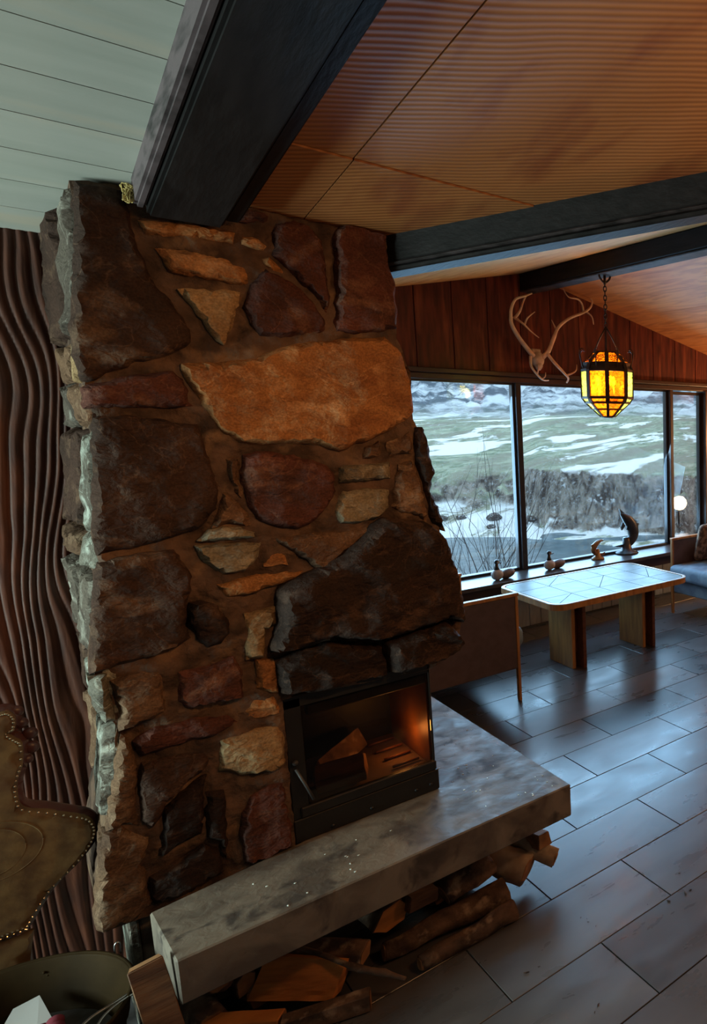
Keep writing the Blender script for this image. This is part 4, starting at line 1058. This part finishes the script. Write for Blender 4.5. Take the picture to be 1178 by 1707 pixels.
# small table lamp outside the frame (its reflection shows in the narrow window)
# ------------------------------------------------------------------ leather chair back, lower left
cb = thing('carved_chair', (-.14, 2.5, 0), 'old carved chair with tooled leather back and brass nails, cut by the left photo edge', 'chair')
YC = 2.43; cxm = -.155
hp = [(0, 1188), (14, 1186), (26, 1196), (25, 1216), (14, 1222), (25, 1230), (38, 1240), (38, 1275), (30, 1300), (30, 1325), (40, 1345), (80, 1350), (120, 1356), (146, 1361), (159, 1375), (158, 1394), (146, 1416), (125, 1442), (92, 1475), (70, 1505), (52, 1535), (44, 1550)]
half = smooth_pts([ony(x, y, YC) for x, y in hp], 3)
right = [(p.x, p.z) for p in half]; left = [(2*cxm-x, z) for x, z in reversed(right)]
outl = right+left
rock('leather_panel', outl, (0, YC, 0), (1, 0, 0), (0, 0, 1), (0, -1, 0), .014, .01, M['tooled'], cb, bevel=.012, amp=.0012, step=.011, jit=0, seed=3)
def offset(poly, d2):
    n = len(poly); out = []
    c = Vector((sum(p[0] for p in poly)/n, sum(p[1] for p in poly)/n))
    for i in range(n):
        a = Vector(poly[i-1]); b2 = Vector(poly[(i+1) % n]); tn = (b2-a).normalized(); nr = Vector((tn.y, -tn.x))
        out.append(Vector(poly[i])+nr*d2)
    return out
sgn = 1 if sum(outl[i-1][0]*outl[i][1]-outl[i][0]*outl[i-1][1] for i in range(len(outl))) > 0 else -1
fr = offset(outl, .010*sgn)
rock('back_frame', [tuple(p) for p in fr], (0, YC+.022, 0), (1, 0, 0), (0, 0, 1), (0, -1, 0), .018, .012, M['redwood'], cb, bevel=.012, amp=.001, step=.014, jit=0, seed=4)
bm = bmesh.new()
nails = resample([Vector(p) for p in offset(outl, -.005*sgn)], .0105, 0, 0)
for p in nails: ell_bm(bm, (p.x, YC-.009, p.y), (.0032, .003, .0032), 8, 5)
z5 = right[-1][1]
for k in range(26):
    x = cxm-.1+k*.0085
    if x < right[-1][0]+.0: ell_bm(bm, (x, YC-.014, z5+.014), (.0026, .002, .0026), 6, 4)
tag(bmobj('brass_nails', bm, M['nail'], cb), kind='stuff')
c = ony(-20, 1425, YC-.014)
for rx, rz in ((.062, .060), (.092, .075)):
    pts = [Vector((c.x+rx*math.cos(2*math.pi*j/36), YC-.0125, c.z+rz*math.sin(2*math.pi*j/36))) for j in range(37)]
    tube('embossed_ring', pts, .0026, M['tooled'], cb, 6)
rp = [ony(x, y, YC+.025) for x, y in ((26, 1186), (35, 1205), (50, 1222), (52, 1245), (45, 1265))]
for i, (p, r) in enumerate(zip(rp, (.015, .014, .015, .016, .012))):
    bm = bmesh.new(); ell_bm(bm, p, (r, .012, r), 10, 8); bmobj('carved_petal', bm, M['redwood'], cb, True)
for s_ in (-1, 1):
    x = cxm+s_*.075
    tube('back_post', [(x, YC+.03, 0), (x, YC+.03, z5+.05)], [.018, .022], M['redwood'], cb, 8)
    tube('front_leg', [(cxm+s_*.2, YC-.34, 0), (cxm+s_*.2, YC-.34, .25)], [.016, .02], M['redwood'], cb, 8) if False else None
zz = z5-.012
bm = bmesh.new(); V = [(cxm-.105, zz), (cxm+.105, zz), (cxm+.085, .28), (cxm-.085, .28)]
rock('lower_splat', V, (0, YC+.01, 0), (1, 0, 0), (0, 0, 1), (0, -1, 0), .012, .01, M['tooled'], cb, bevel=.01, amp=.001, step=.014, jit=0, seed=8)
box('seat_rail', (cxm-.13, YC-.03, .235), (cxm+.13, YC+.045, .285), M['redwood'], cb, .006)

# ------------------------------------------------------------------ bucket
bz = .33
ep = onz(221, 1640, bz); tp = onz(110, 1589, bz)
# circle through the right-most and the upper rim points
r_b = .155; bc = Vector((ep.x-r_b*.985, ep.y+.0, bz))
bcx, bcy = -.056, 2.235
def fitc():
    pts = [onz(x, y, bz) for x, y in ((221, 1640), (213, 1612), (190, 1593), (140, 1587), (60, 1601), (0, 1622))]
    best = None
    for i in range(60):
        for j in range(60):
            cx = -.25+.35*i/60; cy = 1.9+.5*j/60
            rs = [math.hypot(p.x-cx, p.y-cy) for p in pts]; m = sum(rs)/len(rs); e = sum((q-m)**2 for q in rs)
            if best is None or e < best[0]: best = (e, cx, cy, m)
    return best[1:]
bcx, bcy, br = fitc()
print('bucket fit', bcx, bcy, br)
bk = thing('brass_bucket', (bcx, bcy, 0), 'aged brass bucket with wire handle in the lower left corner', 'bucket')
bm = bmesh.new()
R0 = br
lathe_bm(bm, [(0, .003), (R0*.80, .003), (R0*.82, .006), (R0*.93, bz-.075), (R0*.955, bz-.07), (R0*.96, bz-.06), (R0, bz-.002), (R0+.003, bz), (R0-.002, bz+.002), (R0-.005, bz-.004), (R0*.945, bz-.062), (R0*.915, bz-.072), (R0*.80, .010), (0, .008)], bcx, bcy, 48)
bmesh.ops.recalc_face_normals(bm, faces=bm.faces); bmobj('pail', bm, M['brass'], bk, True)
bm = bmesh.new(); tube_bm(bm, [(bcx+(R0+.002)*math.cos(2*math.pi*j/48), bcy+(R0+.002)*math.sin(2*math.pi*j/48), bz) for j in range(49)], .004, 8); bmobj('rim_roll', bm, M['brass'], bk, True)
h0 = onz(241, 1640, bz-.01); h1 = onz(190, 1672, bz+.004); h2 = onz(145, 1702, bz+.01); h3 = onz(90, 1760, bz+.02)
hd = tube('handle', smooth_pts([h0, h1, h2, h3], 5), .0035, M['wire'], bk, 8)
tube('handle_wire', smooth_pts([onz(243, 1646, bz-.012), onz(200, 1670, bz+.006), onz(168, 1700, bz+.01), onz(150, 1740, bz+.02)], 5), .0028, M['wire'], bk, 8)
ea = onz(196, 1578, bz+.01); tube('handle_lug', smooth_pts([ea+Vector((-.006, 0, -.02)), ea+Vector((-.005, 0, .004)), ea+Vector((0, 0, .012)), ea+Vector((.005, 0, .004)), ea+Vector((.004, 0, -.02))], 4), .0025, M['wire'], bk, 6)
for dx, dz_ in ((-.006, 0), (.006, .0), (0, -.01)):
    p = ony(194+dx*400, 1601+dz_*300, bcy+math.sqrt(max(0, (R0*.96)**2-.01)))
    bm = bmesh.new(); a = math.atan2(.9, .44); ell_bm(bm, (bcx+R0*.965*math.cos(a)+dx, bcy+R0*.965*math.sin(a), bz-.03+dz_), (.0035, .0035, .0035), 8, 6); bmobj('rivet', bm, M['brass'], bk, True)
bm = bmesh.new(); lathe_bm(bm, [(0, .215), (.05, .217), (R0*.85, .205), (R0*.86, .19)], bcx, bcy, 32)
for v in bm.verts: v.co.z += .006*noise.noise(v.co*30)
bmesh.ops.recalc_face_normals(bm, faces=bm.faces); tag(bmobj('shade_disc', bm, mat('bucket_shade', (.02, .015, .012), .95, (.035, .03, .027), 30), bk), kind='stuff')  # dark disc added to stand for the shade inside the bucket
# papers and cloth inside
p = [onz(22, 1683, .26), onz(66, 1660, .265), onz(88, 1700, .255), onz(60, 1740, .25), onz(-5, 1730, .25)]
n = 5; tag(mesh('paper_sheet', [tuple(v) for v in p]+[tuple(v+Vector((0, 0, .002))) for v in p], [(4, 3, 2, 1, 0), (5, 6, 7, 8, 9)]+[(i, (i+1) % n, n+(i+1) % n, n+i) for i in range(n)], M['paper'], None, origin=p[0]), 'folded white paper sheet sticking up inside the brass bucket', 'paper')
cc_ = onz(30, 1745, .27)
bm = bmesh.new()
for i in range(6):
    for j in range(4):
        c = cc_+Vector(((i-2.5)*.024, (j-2.0)*.026, .012*math.cos(i)*.5+.006*j*0)); ell_bm(bm, c, (.017, .018, .014), 10, 7)
ell_bm(bm, cc_-Vector((0, 0, .02)), (.075, .06, .02), 16, 8)
tag(bmobj('quilted_cloth', bm, M['redcloth'], None, True, origin=cc_-Vector((0, 0, .04))), 'crimson quilted cloth bundled in the brass bucket at the bottom edge', 'cloth')

# ------------------------------------------------------------------ debris on the floor
chips = [(1142, 1489, .018), (1150, 1484, .010), (1114, 1502, .014), (1132, 1456, .009), (968, 1530, .006), (980, 1537, .007), (993, 1544, .006), (978, 1532, .005), (877, 1622, .016), (898, 1612, .008), (997, 1676, .012), (991, 1688, .007),
         (1049, 1416, .005), (1079, 1508, .005), (1143, 1327, .006), (1130, 1440, .004), (1164, 1416, .005), (1156, 1442, .005), (748, 1578, .02), (742, 1584, .012), (845, 1530, .018), (838, 1536, .010), (761, 1567, .012)]
for i, (x, y, s_) in enumerate(chips):
    p = onz(x, y, 0); bm = bmesh.new(); a = R_.uniform(0, 3.1)
    tube_bm(bm, [(-s_/2, 0, .0022), (0, s_*.12, .0026), (s_/2, 0, .0022)], [s_*.10, s_*.16, s_*.08], 5)
    bmesh.ops.rotate(bm, verts=bm.verts, cent=(0, 0, 0), matrix=Matrix.Rotation(a, 3, 'Z'))
    mz = min(v.co.z for v in bm.verts)
    bmesh.ops.translate(bm, verts=bm.verts, vec=p+Vector((0, 0, .0006-mz)))
    tag(bmobj('wood_chip', bm, M['chip'] if i < 18 else M['cut'], None, origin=(p.x, p.y, 0)), 'tiny dark wood chip lying on the open tile floor' if i < 18 else 'pale wood sliver on the floor beside the long log', 'wood chip', 'dark wood chips on the floor' if i < 18 else 'pale slivers beside the logs')

# ------------------------------------------------------------------ outside: river valley
UD = Vector((.7509, .6604, 0)).normalized(); VD = Vector((UD.y, -UD.x, 0))   # depth axis, lateral axis
def sm(a, b2, x): t = max(0, min(1, (x-a)/(b2-a))); return t*t*(3-2*t)
def terr(u, v):
    nz = noise.noise(Vector((u*.02, v*.02, 0))); n2 = noise.noise(Vector((u*.09, v*.09, 4))); n3 = noise.noise(Vector((u*.4, v*.4, 9))); n4 = noise.noise(Vector((u*1.3, v*1.3, 2)))
    lat = v/max(u, 1)
    left = 1-sm(-.37, -.33, lat)          # left of the main mullion the cliff is lower and further
    near = -2.2-4.6*sm(9, 27, u)+.25*n2
    edge = 45+1.8*n2+left*5
    bed = -6.6
    bank = -6.12+.9*sm(edge-5+left*-4, edge-1, u)*(.16+1.1*left)+.35*n3*sm(edge-6, edge-3, u)
    h = near*(1-sm(26, 31, u))+bed*sm(26, 31, u)
    if u > 38: h = h+(bank-h)*sm(39+2*n2-left*1.5, 42+2*n2-left*1, u)
    top = -2.15-.55*left+(u-47)*.042+.5*nz+.28*n2+.10*n3
    c = sm(edge, edge+1.6+1.2*abs(n3)+left*2.5, u+.7*n3+.5*n4)
    if u > 40: h = h+(top-h)*c+(1-abs(2*c-1))*(.5*n3+.5*n4)
    hill = sm(150, 420, u)*62+max(0, u-160)*.05
    h += hill*(1+.35*nz)+sm(140, 200, u)*(5*abs(n2)+3*n3)
    return h
us = []
u = 7.0
while u < 520: us.append(u); u += (.55 if u < 34 else .28 if u < 58 else .022*u*.9)
nv = 210; vs = []; fs = []
for u in us:
    for k in range(nv+1):
        t_ = -.95+1.75*k/nv; v = t_*u
        q = UD*u+VD*v; vs.append((q.x, q.y, terr(u, v)))
for i in range(len(us)-1):
    for k in range(nv):
        a = i*(nv+1)+k; fs.append((a, a+1, a+nv+2, a+nv+1))
tm = bpy.data.materials.new('snowy_grass_and_basalt'); tm.use_nodes = True; nt = tm.node_tree; N = nt.nodes; L = nt.links; b = N['Principled BSDF']; b.inputs['Roughness'].default_value = .9
b.inputs['Specular IOR Level'].default_value = .2
geo = N.new('ShaderNodeNewGeometry'); sp = N.new('ShaderNodeSeparateXYZ'); L.new(geo.outputs['Normal'], sp.inputs[0])
mp = N.new('ShaderNodeMapping'); L.new(geo.outputs['Position'], mp.inputs[0]); mp.inputs['Rotation'].default_value = (0, 0, -math.atan2(UD.y, UD.x)); 
def nzt(s, st, det=8, rough=.6, dist=0):
    m_ = N.new('ShaderNodeMapping'); L.new(mp.outputs[0], m_.inputs[0]); m_.inputs['Scale'].default_value = st
    t = N.new('ShaderNodeTexNoise'); t.inputs['Scale'].default_value = s; t.inputs['Detail'].default_value = det; t.inputs['Roughness'].default_value = rough; t.inputs['Distortion'].default_value = dist
    L.new(m_.outputs[0], t.inputs['Vector']); return t.outputs['Fac']
def mr_(src, a, b2, c=0, d2=1):
    m_ = N.new('ShaderNodeMapRange'); L.new(src, m_.inputs[0]); m_.inputs[1].default_value = a; m_.inputs[2].default_value = b2; m_.inputs[3].default_value = c; m_.inputs[4].default_value = d2; return m_.outputs[0]
def mixc(f, A_, B_):
    m_ = N.new('ShaderNodeMix'); m_.data_type = 'RGBA'; L.new(f, m_.inputs[0])
    for s_, x_ in ((6, A_), (7, B_)):
        if isinstance(x_, tuple): m_.inputs[s_].default_value = (*x_, 1)
        else: L.new(x_, m_.inputs[s_])
    return m_.outputs[2]
def mth(op, a, b2):
    m_ = N.new('ShaderNodeMath'); m_.operation = op
    for s_, x_ in ((0, a), (1, b2)):
        if isinstance(x_, (int, float)): m_.inputs[s_].default_value = x_
        else: L.new(x_, m_.inputs[s_])
    return m_.outputs[0]
grass = mixc(mr_(nzt(.8, (.45, 1, 1), 12, .78), .42, .60), (.12, .155, .10), (.36, .39, .29))
grass = mixc(mr_(nzt(2.2, (.5, 1, 1), 8, .75), .56, .66), grass, (.44, .47, .46))
grass = mixc(mr_(nzt(.22, (.3, 1, 1), 8, .65), .46, .62), grass, (.20, .19, .15))
rock_ = mixc(mr_(nzt(1.0, (1, 1, .35), 12, .8), .43, .60), (.042, .033, .030), (.29, .265, .235))
rock_ = mixc(mr_(nzt(2.0, (1, 1, 1.4), 10, .75), .56, .64), rock_, (.46, .49, .51))
flat = mr_(sp.outputs['Z'], .70, .88)
ground = mixc(flat, rock_, grass)
sn = mixc(mr_(nzt(.13, (.32, 1, 1), 10, .62, .5), .545, .575), ground, (.68, .70, .72))
pz = N.new('ShaderNodeSeparateXYZ'); L.new(geo.outputs['Position'], pz.inputs[0])
cx_ = N.new('ShaderNodeSeparateXYZ'); L.new(mp.outputs[0], cx_.inputs[0])
low = mr_(pz.outputs['Z'], -4.7, -4.3, 1, 0)
lowsnow = mth('MULTIPLY', mth('MULTIPLY', low, mr_(nzt(.55, (.6, .8, 1), 10, .72), .43, .51)), flat)
sn = mixc(mth('MULTIPLY', flat, 1.0), rock_, sn)
sn = mixc(lowsnow, sn, (.60, .63, .66))
far = mr_(cx_.outputs['X'], 135, 175)
hillc = mixc(mr_(nzt(.10, (1, .6, 2.2), 12, .72), .45, .57), (.075, .095, .12), (.48, .52, .56))
sn = mixc(far, sn, hillc)
L.new(sn, b.inputs['Base Color'])
bp_ = N.new('ShaderNodeBump'); bp_.inputs['Strength'].default_value = .8; bp_.inputs['Distance'].default_value = .35; L.new(nzt(1.4, (1, 1, 1), 10, .7), bp_.inputs['Height']); L.new(bp_.outputs[0], b.inputs['Normal'])
hs_ = mesh('valley_ground', vs, fs, tm, None, smooth=True); tag(hs_, kind='structure')
wat = mat('cold_river_water', (.035, .065, .085), .22, (.07, .12, .15), .5, 6, (1, 1, 1), bump=.5, bscale=1.2, bdist=.12, spec=.5)
q = [UD*24+VD*-60, UD*24+VD*60, UD*58+VD*60, UD*58+VD*-60]
tag(mesh('river', [(v.x, v.y, -6.0) for v in q]+[(v.x, v.y, -6.4) for v in q], [(3, 2, 1, 0), (4, 5, 6, 7), (0, 1, 5, 4), (1, 2, 6, 5), (2, 3, 7, 6), (3, 0, 4, 7)], wat, None), 'cold blue river flowing below the snowy cliff outside', 'river', kind='stuff')
# boulders with snow on the far bank
rb_ = random.Random(4)
placed = []
for i in range(60):
    lat = rb_.uniform(-.52, -.34) if i % 3 else rb_.uniform(-.20, -.08)
    u = rb_.uniform(43.0, 48) if i % 3 else rb_.uniform(43, 44.5); v = lat*u; r = rb_.uniform(.2, .42)
    if len(placed) >= 8 or any(math.hypot(u-a, v-c) < (r+e)*1.7 for a, c, e in placed) or terr(u, v) < -5.7: continue
    placed.append((u, v, r)); z = terr(u, v); q = UD*u+VD*v
    bm = bmesh.new(); bmesh.ops.create_icosphere(bm, subdivisions=3, radius=1)
    for vt in bm.verts:
        n_ = vt.co.normalized(); vt.co = Vector((n_.x*r*1.2, n_.y*r, n_.z*r*.8))*(1+.35*noise.noise(n_*1.6+Vector((i, 0, 0)))+.12*noise.noise(n_*5+Vector((i, 3, 0))))
    bmesh.ops.translate(bm, verts=bm.verts, vec=(q.x, q.y, z+r*.25))
    tag(bmobj('river_boulder', bm, M['boulder'], None, True, origin=(q.x, q.y, z)), 'snow-dusted boulder on the far river bank', 'boulder', 'boulders along the river')
# bare shrub by the window
sb = None
def shrub(bx, by, n, label, seed, hz):
    rr = random.Random(seed); base = Vector((bx, by, -2.9)); t = thing('bare_shrub', base, label, 'shrub')
    bm = bmesh.new()
    def grow(p, d, L, r, lv):
        pts = [p]; k = 5
        for i in range(k):
            d = (d+Vector((rr.uniform(-.12, .12), rr.uniform(-.12, .12), .05))).normalized(); pts.append(pts[-1]+d*L/k)
        tube_bm(bm, pts, [r*(1-.75*i/k) for i in range(k+1)], 4)
        if lv > 0:
            for i in range(2, k+1):
                if rr.random() < .8:
                    dd = (d+Vector((rr.uniform(-.7, .7), rr.uniform(-.7, .7), rr.uniform(-.1, .4)))).normalized(); grow(pts[i], dd, L*.48, r*.45, lv-1)
    for k in range(n):
        a = rr.uniform(0, 6.28); sp_ = rr.uniform(.02, .35)
        grow(base+Vector((rr.uniform(-.3, .3), rr.uniform(-.3, .3), .1)), Vector((math.cos(a)*sp_, math.sin(a)*sp_, 1)).normalized(), hz*rr.uniform(.7, 1.05), .016, 2)
    tag(bmobj('branches', bm, M['twig'], t), kind='stuff')
q = UD*8.6+VD*-4.0; shrub(q.x, q.y, 9, 'bare leafless shrub outside the left window pane beside the chimney', 3, 2.9)
q = UD*12.2+VD*-4.75; shrub(q.x, q.y, 8, 'bare leafless shrub outside just left of the window mullion', 9, 2.5)
